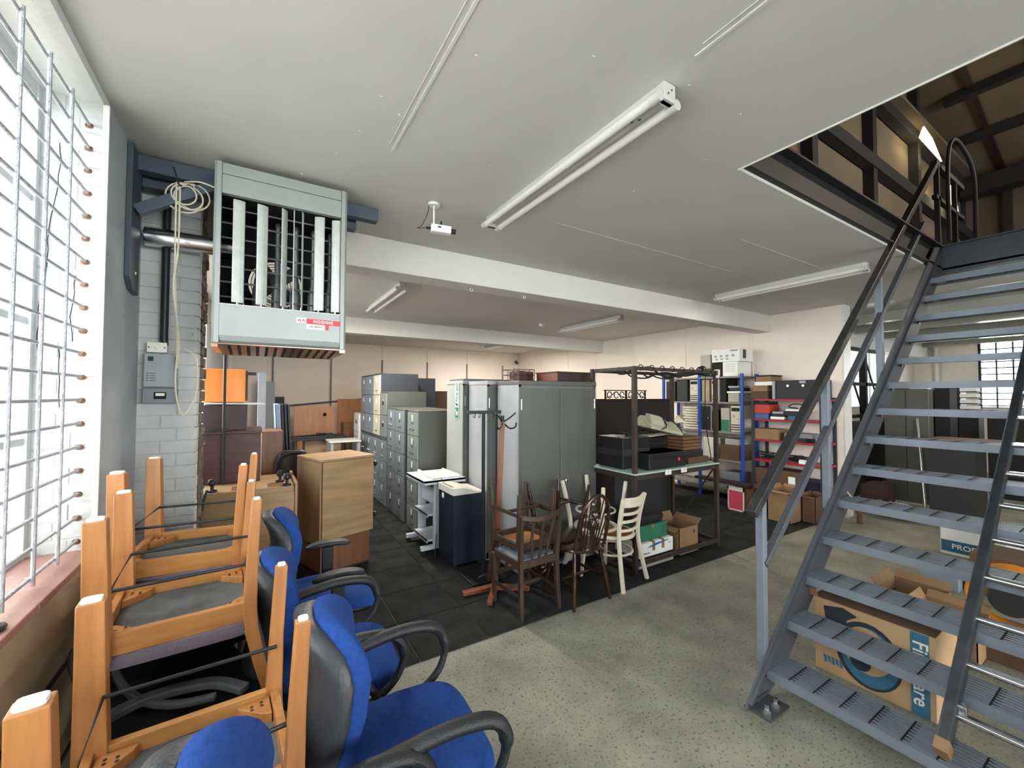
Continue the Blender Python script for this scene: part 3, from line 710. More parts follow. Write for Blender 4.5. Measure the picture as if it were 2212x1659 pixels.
cbl.tube(smooth_path([(-.385, 2.84, 2.85), (-.386, 2.85, 2.6), (-.383, 2.86, 2.3), (-.385, 3.0, 2.0), (-.395, 3.04, 1.75), (-.36, 3.05, 1.58), (-.30, 3.04, 1.70), (-.30, 3.04, 1.90), (-.36, 3.05, 1.97)], 6), .0045, 6)
cbl.tube(smooth_path([(-.37, 2.845, 2.85), (-.372, 2.85, 2.5), (-.388, 2.85, 2.28), (-.378, 3.0, 2.0), (-.39, 3.05, 1.85)], 6), .0045, 6)
cbl.tube(smooth_path([(-.35, 2.84, 2.86), (-.28, 2.8, 2.86), (-.21, 2.78, 2.84)], 6), .004, 6)
single('cable_coil', 'cream cable coiled on a hook of the bracket and hanging in front of the pier', 'cable', cbl, M_cream, smooth=True)
single('cable_hook', 'dark wire hook over the bracket brace holding the coil', 'hook', MB().tube(smooth_path([(-.40, 2.84, 2.93), (-.385, 2.83, 2.88), (-.375, 2.83, 2.84), (-.36, 2.83, 2.83)]), .004, 6), M_gunm, smooth=True)
cl = (-.47, 3.1, 1.64)
cb = thing('heater_control_box', 'grey wall control box on the white pier with a small display window', 'control box', cl)
part('body', MB().box((-.545, 3.09, 1.74), (-.395, 3.15, 1.935)), M_gplast, cb, world=cl, bev=.006)
part('lower_body', MB().box((-.548, 3.085, 1.645), (-.393, 3.15, 1.735)), M_gplast2, cb, world=cl, bev=.006)
part('display', MB().box((-.495, 3.080, 1.672), (-.440, 3.086, 1.712)), M_dark, cb, world=cl)
part('display_window', MB().box((-.487, 3.078, 1.690), (-.447, 3.081, 1.706)), M_label, cb, world=cl)
part('button', MB().box((-.525, 3.084, 1.890), (-.502, 3.091, 1.915)), M_charc, cb, world=cl)
part('vent_row', MB().box((-.405, 3.083, 1.76), (-.399, 3.091, 1.92)), M_charc, cb, world=cl)
for i in range(4): part('indicator', MB().box((-.53, 3.087, 1.775+i*.014), (-.524, 3.091, 1.780+i*.014)).box((-.518, 3.0885, 1.776+i*.014), (-.492, 3.0905, 1.779+i*.014)), M_charc, cb, world=cl)
sw = thing('isolator_switch', 'white square switch on top of the grey control box', 'switch', (-.49, 3.12, 1.94))
part('plate', MB().box((-.535, 3.10, 1.940), (-.445, 3.15, 2.0)), M_white2, sw, world=(-.49, 3.12, 1.94), bev=.004)
part('rocker', MB().box((-.498, 3.094, 1.958), (-.482, 3.101, 1.98)), M_white2, sw, world=(-.49, 3.12, 1.94), bev=.002)
for x in (-.525, -.455): part('screw', MB().cyl((x, 3.098, 1.97), (x, 3.101, 1.97), .004, n=8), M_charc, sw, world=(-.49, 3.12, 1.94))
single('window_clip', 'black plastic clip lying on the pink-brown window sill', 'clip', MB().tube(smooth_path([(-.66, 1.64, 1.053), (-.63, 1.68, 1.056), (-.60, 1.70, 1.053), (-.585, 1.73, 1.055), (-.60, 1.75, 1.053), (-.64, 1.70, 1.055)]), .008, 6), M_black, smooth=True)

# ================================================================== LIGHTS, CAMERA, SENSORS
def strip_light(loc, length, label, group=None, twin=True):
    t = thing('fluorescent_light', label, 'light fitting', loc, 0, group)
    w = .045 if twin else .03
    part('body', MB().box((-.032, 0, -.055), (.032, length, 0)), M_white3, t, bev=.004)
    for y in (-.012, length-.03):
        part('end_block', MB().box((-.036, y, -.078), (.036, y+.042, -.002)).box((-.062, y+.008, -.078), (.062, y+.034, -.060)), M_white3, t, bev=.005)
        part('screw', MB().cyl((.01, y-.002, -.03), (.01, y+.001, -.03), .004, n=8).cyl((-.012, y-.002, -.05), (-.012, y+.001, -.05), .004, n=8), M_charc, t)
    for x in ((-.055, .055) if twin else (.0,)):
        tb = part('tube', MB().cyl((x, .03, -.070), (x, length-.03, -.070), .019, n=16), M_tube, t, True)
        for ya, yb_ in ((-.006, .042), (length-.042, length+.006)): part('tube_cap', MB().cyl((x, ya, -.070), (x, yb_, -.070), .0225, n=16), M_white3, tb, True)
    part('warning_mark', MB().cyl((.012, .16, -.0555), (.012, .16, -.056), .008, n=8).cyl((-.006, .19, -.0555), (-.006, .19, -.056), .008, n=8), M_signgreen, t)
    return t
L0 = strip_light((1.44, 1.10, 3.0), 1.53, 'long twin-tube ceiling light nearest the camera')
strip_light((1.42, 4.72, 3.0), 1.53, 'twin-tube ceiling light just behind the first beam, right of the heater')
strip_light((5.02, 4.75, 3.0), 1.53, 'twin-tube ceiling light between the two beams near the right wall')
strip_light((5.02, 1.58, 3.0), 1.53, 'twin-tube ceiling light in front of the first beam beside the stair')
strip_light((5.2, 8.2, 3.0), 1.53, 'small far ceiling light behind the second beam')
strip_light((8.9, -.2, 3.0), 1.53, 'ceiling light of the far room seen between upper stair treads')
cl = (1.01, 2.65, 2.77)
cc = thing('security_camera', 'small white security camera hanging from the ceiling left of the near light', 'camera', cl)
part('ceiling_rose', MB().cyl((1.01, 2.65, 2.985), (1.01, 2.65, 3.0), .04, n=18), M_white2, cc, True, world=cl)
part('stem', MB().tube([(1.01, 2.65, 2.99), (1.01, 2.65, 2.86), (1.06, 2.63, 2.855)], .006, 8), M_white2, cc, True, world=cl)
part('knob', MB().cyl((1.055, 2.63, 2.85), (1.055, 2.63, 2.882), .007, n=8), M_black, cc, True, world=cl)
part('body', MB().obox((1.05, 2.62, 2.822), (.135, .05, .05), (0, R(4), R(-18))), M_white2, cc, world=cl, bev=.004)
part('lens', MB().cyl((1.112, 2.60, 2.818), (1.145, 2.59, 2.815), .017, n=14), M_black, cc, True, world=cl)
part('plug', MB().cyl((.955, 2.65, 2.826), (.985, 2.64, 2.826), .009, n=8), M_black, cc, True, world=cl)
part('cable', MB().tube(smooth_path([(.975, 2.65, 2.99), (.965, 2.66, 2.92), (.93, 2.66, 2.84), (.90, 2.66, 2.815), (.955, 2.65, 2.826)]), .0025, 5), M_gunm, cc, True, world=cl)
part('maker_mark', MB().box((1.02, 2.596, 2.825), (1.045, 2.5995, 2.834)), M_gunm, cc, world=cl)
single('far_security_camera', 'tiny dark security camera high in the far back corner', 'camera', MB().obox((6.9, 10.9, 2.72), (.14, .06, .06), (0, .3, .6)).cyl((6.95, 11.0, 2.72), (7.0, 11.05, 2.80), .012), M_charc)
single('smoke_detector', 'small white round detector on the ceiling between the two beams', 'detector', MB().lathe([(.05, 0), (.05, .02), (.03, .045), (.001, .045)], (4.4, 6.1, 3.0), 16, (4.4, 6.1, 2.9)), M_white2, smooth=True)
for i, (x, y) in enumerate(((1.75, 3.58), (2.35, 3.56))):
    single('beam_hook', ('left', 'right')[i]+' of the two small white hooks under the first beam', 'hook', MB().tube(arc((x, y, 2.715), .014, 100, 400, 10, 'y'), .003, 6).cyl((x, y, 2.727), (x, y, 2.735), .008, n=8), M_white2, smooth=True)

# ================================================================== UPTURNED BEECH CHAIRS (left foreground)
def make_beech(label):
    t = thing('upturned_dining_chair', label, 'chair')
    hw = .20
    for s in (-1, 1):
        lg = part('leg', MB().poly_bar([(-.205, s*.215, .0), (-.20, s*.21, .22), (-.195, s*.205, .44)], [.046, .050, .056], [.054, .060, .068], (1, 0, 0)), M_beech, t, bev=.003)
        part('glide', MB().pad((-.205, s*.215, -.003), (.044, .036, .014), .5, .5, 12, 6), M_glide, lg, True)
        lg = part('leg', MB().poly_bar([(.215, s*.19, .0), (.205, s*.19, .20), (.20, s*.19, .38), (.205, s*.19, .46), (.235, s*.19, .60), (.275, s*.19, .74), (.30, s*.19, .82)], [.026, .028, .030, .032, .030, .028, .026], [.032, .036, .044, .044, .038, .034, .030], (1, 0, 0)), M_beech, t, bev=.003)
        part('glide', MB().pad((.215, s*.19, -.003), (.022, .02, .012), .5, .5, 12, 6), M_glide, lg, True)
        part('side_rail', MB().bar((-.18, s*.198, .395), (.19, s*.19, .395), .022, .068), M_beechx, t, bev=.002)
    part('front_rail', MB().box((-.21, -.19, .361), (-.188, .19, .429)), M_beech, t, bev=.002)
    part('rear_rail', MB().box((.19, -.18, .361), (.212, .18, .429)), M_beech, t, bev=.002)
    for sx in (-1, 1):
        for sy in (-1, 1):
            x, y = sx*.187, sy*.182
            cb_ = part('corner_block', MB().prism([(x, y), (x-sx*.085, y), (x-sx*.075, y-sy*.022), (x-sx*.022, y-sy*.075), (x, y-sy*.085)], .376, .41), M_beech, t, bev=.002)
            for k in (0, 1, 2, 3):
                hx, hy = x-sx*(.022+.024*(k % 2)), y-sy*(.022+.024*(k//2)*.6+.006*(k % 2))
                part('screw_hole', MB().cyl((hx, hy, .3745), (hx, hy, .377), .0045, n=8), M_dkwood, cb_)
    part('seat_underside', MB().box((-.185, -.185, .402), (.19, .185, .43)), M_under, t)
    part('seat_pad', MB().pad((0, 0, .452), (.44, .43, .06), .35, .25, 28, 10), M_purple, t, True)
    def bend(p): return Vector((p.x+.10*(p.y*p.y)*-4+.02, p.y, p.z))
    bk = MB(); bk.T = Matrix.Translation((.245, 0, .63)) @ Matrix.Rotation(R(13), 4, 'Y')
    bk.pad((0, 0, 0), (.05, .36, .34), .4, .3, 28, 12)
    part('backrest', bk, M_purple, t, True)
    rod = [(.205, .175, .235), (-.175, .185, .235), (-.175, -.185, .235), (.205, -.175, .235)]
    part('stretcher_rod', MB().tube(rod, .0055, 8), M_gunm, t, True)
    return t
c1 = make_beech('nearest upturned honey beech chair with white leg glides')
c1.location = (-.125, 1.265, 1.175); c1.rotation_euler = (PI, 0, R(4))
c1['group'] = 'upturned beech chairs under the window'
c2 = dup(c1, (-.215, 1.975, 1.315), label='second upturned beech chair from the camera, showing its mauve seat edge', rot=(PI, 0, R(3)))
c3 = dup(c1, (-.235, 2.42, 1.385), label='third upturned beech chair, in shade beside the white pier', rot=(PI, 0, R(-6)))
# dark stacked armchairs that carry them
def make_tub(label):
    t = thing('black_armchair', label, 'chair')
    part('seat', MB().pad((0, 0, .42), (.46, .46, .09), .35, .3, 28, 10), M_dark, t, True)
    bk = MB(); bk.T = Matrix.Translation((-.22, 0, .56)) @ Matrix.Rotation(R(-8), 4, 'Y'); bk.pad((0, 0, 0), (.06, .42, .26), .4, .35, 28, 10)
    part('backrest', bk, M_dark, t, True)
    for s in (-1, 1):
        part('frame', MB().tube(smooth_path([(.22, s*.25, .01), (.24, s*.25, .4), (.20, s*.26, .61), (.0, s*.27, .65), (-.2, s*.25, .63), (-.24, s*.24, .4), (-.24, s*.23, .01)], 6), .012, 8), M_gunm, t, True)
        part('armrest', MB().poly_bar(smooth_path([(.20, s*.26, .625), (.08, s*.27, .665), (-.06, s*.27, .668), (-.2, s*.25, .645)], 5), .045, .022), M_armblk, t, bev=.006)
    return t
b1 = make_tub('black padded armchair under the nearest upturned chair'); b1.location = (-.12, 1.22, 0); b1['group'] = 'black armchairs under the upturned chairs'
b2 = dup(b1, (-.22, 2.0, .14), label='black padded armchair with bent grey arms under the second upturned chair', rz=R(-70))
b3 = dup(b1, (-.24, 2.50, .17), label='black padded armchair in shade under the third upturned chair', rz=R(-80))
part('curved_arm', MB().poly_bar(smooth_path([(-.40, 1.83, .66), (-.306, 1.871, .665), (-.194, 1.867, .668), (-.099, 1.842, .665), (-.014, 1.77, .655)], 5), .040, .026), M_arcg, b1, world=(-.12, 1.22, 0), bev=.006)
part('curved_arm', MB().poly_bar(smooth_path([(-.461, 2.208, .665), (-.39, 2.016, .66), (-.31, 1.885, .655), (-.213, 1.814, .65), (-.10, 1.79, .65)], 5), .024, .022), M_arcg, b1, world=(-.12, 1.22, 0), bev=.006)
plinth = MB().box((-.54, 1.62, .0), (.12, 2.80, .14)).box((-.50, 1.66, .14), (-.44, 2.75, .155))
single('low_black_plinth', 'low dark plinth under the armchairs by the window wall', 'plinth', plinth, M_dark, bev=.004)

# ================================================================== BLUE OFFICE CHAIRS
def make_office(label, arms='loop', backz=.0):
    t = thing('office_chair', label, 'office chair')
    def seatf(p):
        p = p.copy(); p.z += -.03*max(0, p.x/.24)**3; p.y *= 1-.12*max(0, -p.x/.24); return p
    part('seat', MB().pad((.02, 0, .475), (.50, .48, .095), .45, .38, 36, 14, seatf), M_blue, t, True)
    part('seat_shell', MB().pad((.01, 0, .43), (.46, .44, .06), .5, .4, 28, 8, seatf), M_black, t, True)
    def backf(p):
        p = p.copy(); k = 1-.20*max(0, p.z/.26)**2-.22*max(0, -p.z/.26)**2; p.y *= k; p.x += .9*p.y*p.y-.55*p.z*p.z+.05*math.sin(p.z*9); return p
    zb = .745+backz
    T = Matrix.Translation((-.262, 0, zb)) @ Matrix.Rotation(R(-9), 4, 'Y')
    m1 = MB(); m1.T = T; m1.pad((.030, 0, 0), (.09, .42, .55), .6, .55, 36, 18, backf)
    part('backrest', m1, M_blue, t, True)
    m2 = MB(); m2.T = T; m2.pad((-.022, 0, -.008), (.10, .425, .56), .55, .55, 36, 18, backf)
    part('back_shell', m2, M_shell, t, True)
    part('back_bar', MB().poly_bar(smooth_path([(-.05, 0, .40), (-.22, 0, .40), (-.31, 0, .46), (-.325, 0, .62)], 5), .07, .02, (0, 0, 1)), M_black, t)
    for s in (-1, 1):
        if arms == 'loop':
            pts = smooth_path([(-.03, s*.22, .40), (-.02, s*.285, .42), (-.10, s*.29, .56), (-.16, s*.285, .665), (-.06, s*.29, .695), (.08, s*.295, .705), (.20, s*.295, .68), (.245, s*.29, .60), (.215, s*.285, .50), (.12, s*.28, .425), (.05, s*.22, .40)], 5)
            rad_ = [.015 if p.z < .60 else .023 for p in pts]
            part('armrest', MB().tube(pts, rad_, 10, flat=1.15), M_armblk, t, True)
        else:
            a_ = part('arm_post', MB().box((-.01, s*.275-.015, .40), (.06, s*.275+.015, .66)).box((-.03, s*.2, .385), (.08, s*.285, .40)), M_black, t, bev=.006)
            part('arm_pad', MB().pad((.03, s*.28, .685), (.28, .085, .035), .5, .6, 28, 10, lambda p: Vector((p.x, p.y*(1-.8*max(0, -p.x)), p.z-.9*p.x*p.x+.0))), M_armblk, t, True)
            part('arm_button', MB().cyl((.025, s*.29, .57), (.025, s*.296, .57), .009, n=10), M_gunm, a_)
    part('gas_column', MB().cyl((0, 0, .09), (0, 0, .41), .028, n=14), M_black, t, True)
    part('mechanism', MB().box((-.12, -.07, .385), (.10, .07, .41)).cyl((.02, .05, .39), (.05, .26, .385), .006), M_black, t)
    for k in range(5):
        a_ = 2*PI*k/5+.3
        lg = part('base_leg', MB().bar((0, 0, .10), (.29*math.cos(a_), .29*math.sin(a_), .075), .05, .04, (0, 0, 1), .03, .025), M_black, t, bev=.005)
        cx_, cy_ = .29*math.cos(a_), .29*math.sin(a_)
        part('castor', MB().cyl((cx_-.02*math.sin(a_), cy_+.02*math.cos(a_), .028), (cx_+.02*math.sin(a_), cy_-.02*math.cos(a_), .028), .028, n=14), M_black, lg, True)
    return t
G = 'blue office chairs in a row beside the upturned chairs'
o1 = make_office('blue office chair in the foreground with loop arms and scuffed grey back shell'); o1.location = (.47, 1.46, 0); o1.rotation_euler = (0, 0, R(-3)); o1['group'] = G
o2 = dup(o1, (.33, 2.08, 0), R(-3), 'middle blue office chair, second from the camera in the row with loop arms')
o4 = make_office('blue office chair at the bottom edge showing only its rounded back and one arm', backz=.08); o4.location = (.20, .86, 0); o4.rotation_euler = (0, 0, R(0)); o4['group'] = G
o3 = make_office('farthest blue office chair with black T-shaped arms and reclined back', 'T'); o3.location = (.40, 2.82, 0); o3.rotation_euler = (0, 0, R(-2)); o3['group'] = G

# ================================================================== FILING CABINETS (fronts look to -x)
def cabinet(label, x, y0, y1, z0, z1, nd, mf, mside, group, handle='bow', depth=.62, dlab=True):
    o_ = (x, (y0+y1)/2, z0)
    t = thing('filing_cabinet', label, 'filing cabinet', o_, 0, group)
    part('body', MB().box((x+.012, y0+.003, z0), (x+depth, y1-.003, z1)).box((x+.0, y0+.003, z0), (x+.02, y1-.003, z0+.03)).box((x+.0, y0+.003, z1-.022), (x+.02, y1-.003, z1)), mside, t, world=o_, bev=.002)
    dh = (z1-z0-.052)/nd; ym = (y0+y1)/2
    for i in range(nd):
        a = z0+.03+dh*i
        d = part('drawer', MB().box((x-.008, y0+.012, a+.004), (x+.012, y1-.012, a+dh-.004)), mf, t, world=o_, bev=.003)
        if handle == 'bow':
            part('handle', MB().tube(smooth_path([(x-.008, ym-.055, a+dh*.28), (x-.035, ym-.045, a+dh*.25), (x-.035, ym+.045, a+dh*.25), (x-.008, ym+.055, a+dh*.28)], 4), .007, 6), M_handle, d, True, world=o_)
            part('card_holder', MB().box((x-.011, ym-.032, a+dh*.50), (x-.008, ym+.032, a+dh*.54)).box((x-.011, ym-.032, a+dh*.50), (x-.008, ym-.028, a+dh*.80)).box((x-.011, ym+.028, a+dh*.50), (x-.008, ym+.032, a+dh*.80)), M_handle, d, world=o_)
            if dlab: part('card', MB().box((x-.010, ym-.026+.01*(i % 2), a+dh*.62), (x-.0085, ym+.024, a+dh*.88)), M_label, d, world=o_)
        elif handle == 'cup':
            part('handle', MB().box((x-.010, ym-.05, a+dh*.45), (x-.006, ym+.04, a+dh*.72)), M_dark, d, world=o_)
            part('card', MB().box((x-.012, ym-.04, a+dh*.63), (x-.008, ym+.0, a+dh*.72)), M_label, d, world=o_)
        else:
            part('handle', MB().box((x-.014, ym-.07, a+dh*.20), (x-.008, ym+.07, a+dh*.235)), M_handle, d, world=o_)
            part('card', MB().box((x-.011, ym-.025, a+dh*.62), (x-.008, ym+.025, a+dh*.82)), M_label, d, world=o_)
    return t
FG = 'filing cabinets in the long row'
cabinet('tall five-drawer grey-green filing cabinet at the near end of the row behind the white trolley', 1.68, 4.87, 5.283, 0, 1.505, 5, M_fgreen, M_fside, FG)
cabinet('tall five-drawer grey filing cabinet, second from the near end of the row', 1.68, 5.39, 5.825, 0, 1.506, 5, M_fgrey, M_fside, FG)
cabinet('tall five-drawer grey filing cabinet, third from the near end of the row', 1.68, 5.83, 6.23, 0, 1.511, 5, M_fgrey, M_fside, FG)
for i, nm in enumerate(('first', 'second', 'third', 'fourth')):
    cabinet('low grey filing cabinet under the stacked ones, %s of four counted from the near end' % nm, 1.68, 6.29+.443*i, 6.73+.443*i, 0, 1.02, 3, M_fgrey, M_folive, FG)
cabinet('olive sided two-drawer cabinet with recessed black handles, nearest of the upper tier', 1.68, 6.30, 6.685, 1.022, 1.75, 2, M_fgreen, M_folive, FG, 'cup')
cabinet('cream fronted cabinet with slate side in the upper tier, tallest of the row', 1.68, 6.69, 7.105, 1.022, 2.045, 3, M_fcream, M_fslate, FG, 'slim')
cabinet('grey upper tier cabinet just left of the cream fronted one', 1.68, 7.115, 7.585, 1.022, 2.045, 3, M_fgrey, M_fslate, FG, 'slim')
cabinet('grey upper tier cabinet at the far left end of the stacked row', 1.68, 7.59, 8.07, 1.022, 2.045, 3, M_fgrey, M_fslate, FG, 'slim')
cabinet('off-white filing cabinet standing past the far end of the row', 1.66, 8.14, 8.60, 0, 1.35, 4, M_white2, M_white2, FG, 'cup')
single('dark_cabinet', 'navy black cabinet peeping out behind the slate sided upper cabinet', 'cabinet', MB().box((2.40, 7.15, 0), (2.78, 7.58, 2.0)).box((2.39, 7.14, 1.0), (2.79, 7.585, 1.01)), M_fslate, bev=.004)
single('brown_partition', 'plain brown board standing behind the filing cabinets left of the tall lockers', 'board', MB().box((2.5, 7.60, 0), (4.3, 7.64, 1.775)).box((2.5, 7.59, 1.74), (4.3, 7.65, 1.775)), mat('brown partition board', S(98, 74, 54), .7, var=.06))

# ================================================================== TALL STEEL CUPBOARDS
def cupboard(label, x0, x1, y0, y1, h, ms, mf, doors=True, mlid=None):
    o_ = (x0, y0, 0)
    t = thing('steel_cupboard', label, 'cupboard', o_, 0, 'tall grey steel cupboards in the middle of the room')
    part('body', MB().box((x0, y0+.012, .03), (x1, y1, h-.04)).box((x0+.01, y0+.02, 0), (x1-.01, y1-.01, .03)), ms, t, world=o_, bev=.003)
    part('top', MB().box((x0-.006, y0-.004, h-.04), (x1+.006, y1+.004, h)), mlid or ms, t, world=o_, bev=.004)
    xm = (x0+x1)/2
    part('plinth', MB().box((x0, y0, .03), (x1, y0+.012, .09)).box((x0, y0, h-.06), (x1, y0+.012, h-.04)).box((x0, y0, .03), (x0+.02, y0+.012, h-.04)).box((x1-.02, y0, .03), (x1, y0+.012, h-.04)), mf, t, world=o_)
    for a, b, s in ((x0+.022, xm-.002, 1), (xm+.002, x1-.022, -1)):
        d = part('door', MB().box((a, y0-.002, .095), (b, y0+.012, h-.065)), mf, t, world=o_, bev=.002)
        hx = b-.05 if s > 0 else a+.05
        part('handle', MB().lathe([(.014, 0), (.010, .02), (.02, .03), (.02, .045), (.004, .05)], (hx, y0-.002, .845), 12, (hx, y0-.1, .845)).obox((hx, y0-.045, .85), (.016, .014, .05), (0, R(25), 0)), M_chrome, d, True, world=o_)
        hg = a+.0 if s > 0 else b
        for z in (.3, h-.28): part('hinge', MB().cyl((hg, y0-.004, z), (hg, y0-.004, z+.10), .006, n=8), M_chrome, d, True, world=o_)
    return t
cupboard('nearest tall grey two-door steel cupboard with chrome handles and scratched doors', 2.13, 3.105, 3.31, 3.728, 1.842, M_lockerl, M_locker, mlid=M_locker)
cupboard('middle tall steel cupboard between the scratched near one and the one with the green sign', 2.03, 2.96, 3.76, 4.195, 1.85, M_lockerl, M_locker)
k1 = cupboard('rear tall grey cupboard carrying a green and white fire exit sign on its side', 1.97, 2.90, 4.22, 4.68, 1.865, mat('grey green locker lit side', S(158, 160, 152), .45, var=.04, scale=3), M_locker)  # side colour lightened here too, for the window light it catches
single('cupboard_lid_plate', 'loose flat metal plate lying on top of the cupboard with the exit sign', 'plate', MB().box((1.99, 4.25, 1.868), (2.6, 4.66, 1.885)), M_locker, bev=.003)
so = (1.963, 4.38, 1.65)
sg = thing('exit_sign', 'green and white fire exit sign mounted sideways on the rear cupboard side', 'sign', so)
part('backing', MB().box((1.962, 4.325, 1.43), (1.9695, 4.425, 1.86)), M_white2, sg, world=so, bev=.002)
part('green_field', MB().box((1.960, 4.333, 1.438), (1.9625, 4.417, 1.56)), M_signgreen, sg, world=so)
part('arrow', MB().prism([(4.345, 1.47), (4.395, 1.47), (4.38, 1.485), (4.408, 1.53), (4.395, 1.54), (4.365, 1.50), (4.345, 1.52)], 1.9585, 1.9605, 'x'), M_white2, sg, world=so)
part('lettering', text_mb(MB(), 'Fire exit', .066, face_T((1.9605, 4.375, 1.735), (0, 0, 1), (0, 1, 0)), .0006, .0012), M_signgreen, sg, world=so)
rm = MB().cyl((1.961, 4.40, 1.602), (1.9595, 4.40, 1.602), .009, n=10)
rm.bar((1.960, 4.39, 1.598), (1.960, 4.362, 1.588), .012, .003, (1, 0, 0)).bar((1.960, 4.362, 1.588), (1.960, 4.34, 1.60), .008, .003, (1, 0, 0)).bar((1.960, 4.362, 1.588), (1.960, 4.345, 1.572), .008, .003, (1, 0, 0)).bar((1.960, 4.388, 1.598), (1.960, 4.372, 1.612), .006, .003, (1, 0, 0)).bar((1.960, 4.388, 1.596), (1.960, 4.378, 1.576), .006, .003, (1, 0, 0))
part('running_figure', rm, M_pdark, sg, world=so)
cr = (2.55, 4.0, 1.85)
ct = thing('wire_crate', 'small dark maroon wire crate on top of the middle cupboard', 'crate', cr)
part('box', MB().box((2.50, 3.90, 1.853), (2.70, 4.10, 1.97)), M_maroon, ct, world=cr)
wr_ = MB()
for z in (1.87, 1.93, 1.99): wr_.tube([(2.42, 3.88, z), (2.70, 3.88, z), (2.70, 4.12, z), (2.42, 4.12, z)], .004, 5, closed=True)
for x in (2.42, 2.49, 2.56, 2.63, 2.70): wr_.cyl((x, 3.88, 1.853), (x, 3.88, 1.99), .004, n=5).cyl((x, 4.12, 1.853), (x, 4.12, 1.99), .004, n=5)
part('wire_frame', wr_, M_maroon, ct, world=cr)
wc = (2.97, 3.65, 1.845)
wt = thing('brown_case', 'flat red-brown wooden case lying on top of the nearest tall cupboard', 'case', wc)
part('body', MB().box((2.73, 3.50, 1.853), (3.24, 3.88, 1.945)), M_redwood, wt, world=wc, bev=.003)
part('lid', MB().box((2.72, 3.49, 1.945), (3.25, 3.89, 1.957)), M_dkwood, wt, world=wc)
part('front', MB().box((2.735, 3.492, 1.858), (3.235, 3.50, 1.942)), M_dkwood, wt, world=wc)

# ================================================================== TROLLEY AND SHREDDER
tl = (1.7, 4.45, 0)
tt = thing('printer_trolley', 'light grey steel trolley with open shelves on castors', 'trolley', tl)
part('top', MB().box((1.50, 4.16, .775), (1.98, 4.76, .80)).box((1.50, 4.16, .755), (1.98, 4.17, .80)).box((1.50, 4.16, .755), (1.51, 4.76, .80)), M_trol, tt, world=tl, bev=.003)
part('slide_tray', MB().box((1.62, 4.22, .802), (1.93, 4.70, .812)).box((1.615, 4.20, .802), (1.635, 4.70, .835)).box((1.915, 4.20, .802), (1.935, 4.70, .825)), M_white2, tt, world=tl, bev=.003)
for y in (4.25, 4.73):
    part('leg', MB().box((1.64, y-.018, .08), (1.73, y+.018, .755)), M_trol, tt, world=tl, bev=.003)
    ft = part('foot', MB().box((1.50, y-.022, .055), (1.86, y+.022, .10)), M_trol, tt, world=tl, bev=.004)
    for x in (1.53, 1.83): part('castor', MB().cyl((x, y-.012, .026), (x, y+.012, .026), .026, n=14), M_rubber, ft, True, world=tl)
part('back_panel', MB().box((1.675, 4.27, .50), (1.685, 4.71, .68)), M_trol, tt, world=tl)
for z in (.40, .13): part('shelf', MB().box((1.58, 4.27, z), (1.88, 4.71, z+.018)).box((1.58, 4.27, z-.015), (1.59, 4.71, z+.018)), M_trol, tt, world=tl, bev=.002)
sl = (1.81, 3.93, 0)
st2 = thing('paper_shredder', 'navy floor-standing shredder bin with an off-white curved lid', 'shredder', sl)
part('body', MB().box((1.65, 3.74, .045), (1.975, 4.12, .715)), M_navy, st2, world=sl, bev=.006)
part('head', MB().prism([(1.645, .717), (1.985, .717), (1.985, .735), (1.90, .742), (1.84, .765), (1.76, .785), (1.645, .79)], 3.735, 4.125, 'y'), M_putty, st2, world=sl, bev=.006)
part('slot', MB().box((1.66, 3.80, .787), (1.67, 4.06, .793)), M_dark, st2, world=sl)
for x in (1.68, 1.94):
    for y in (3.77, 4.09): part('castor', MB().cyl((x, y-.012, .022), (x, y+.012, .022), .022, n=12), M_rubber, st2, True, world=sl)
part('rating_label', MB().box((1.647, 3.98, .65), (1.651, 4.03, .70)), M_label, st2, world=sl)
part('power_cord', MB().tube(smooth_path([(1.64, 4.14, .25), (1.62, 4.14, .02), (1.60, 3.98, .014), (1.66, 3.70, .014), (1.78, 3.66, .014)]), .004, 6), M_black, st2, True, world=sl)
single('loose_cord', 'thin black cord hanging over the trolley edge onto the shredder', 'cord', MB().tube(smooth_path([(1.70, 4.17, .81), (1.69, 4.13, .76), (1.655, 3.97, .70), (1.635, 3.92, .64), (1.64, 3.95, .60), (1.66, 4.02, .63)]), .004, 6), M_black, smooth=True)

# ================================================================== COAT STANDS
bo = (1.84, 3.50, 0)
bs = thing('black_coat_stand', 'dark metal coat rail on a flat square base beside the shredder', 'coat stand', bo)
part('base', MB().prism([(1.66, 3.32), (2.02, 3.32), (2.02, 3.68), (1.66, 3.68)], .009, .022), M_gunm, bs, world=bo, bev=.003)
part('base_rod', MB().tube(smooth_path([(1.72, 3.36, .02), (1.74, 3.34, .075), (1.86, 3.33, .085), (1.92, 3.35, .07), (1.95, 3.37, .02)]), .01, 8), M_gunm, bs, True, world=bo)
part('pole', MB().cyl((1.84, 3.48, .02), (1.826, 3.46, 1.53), .0175, n=14), M_gunm, bs, True, world=bo)
part('pole_sleeve', MB().cyl((1.84, 3.48, .02), (1.834, 3.471, .80), .021, n=14), M_gunm, bs, True, world=bo)
part('top_bar', MB().box((1.66, 3.44, 1.525), (2.01, 3.475, 1.555)), M_black, bs, world=bo, bev=.003)
for x in (1.72, 1.77, 1.92, 1.98): part('hook', MB().tube(arc((x, 3.44, 1.51), .02, 80, 360, 9, 'x'), .004, 6), M_black, bs, True, world=bo)
ro = (1.80, 3.18, 0)
rs = thing('wooden_coat_stand', 'red-brown wooden coat stand with crossed feet and black hooks', 'coat stand', ro)
for a in (65, 175, 232, 322):
    t = R(a); part('foot', MB().bar((1.80, 3.18, .035), (1.80+.30*math.cos(t), 3.18+.30*math.sin(t), .035), .05, .045, (0, 0, 1), .042, .035), M_redwood, rs, world=ro, bev=.005)
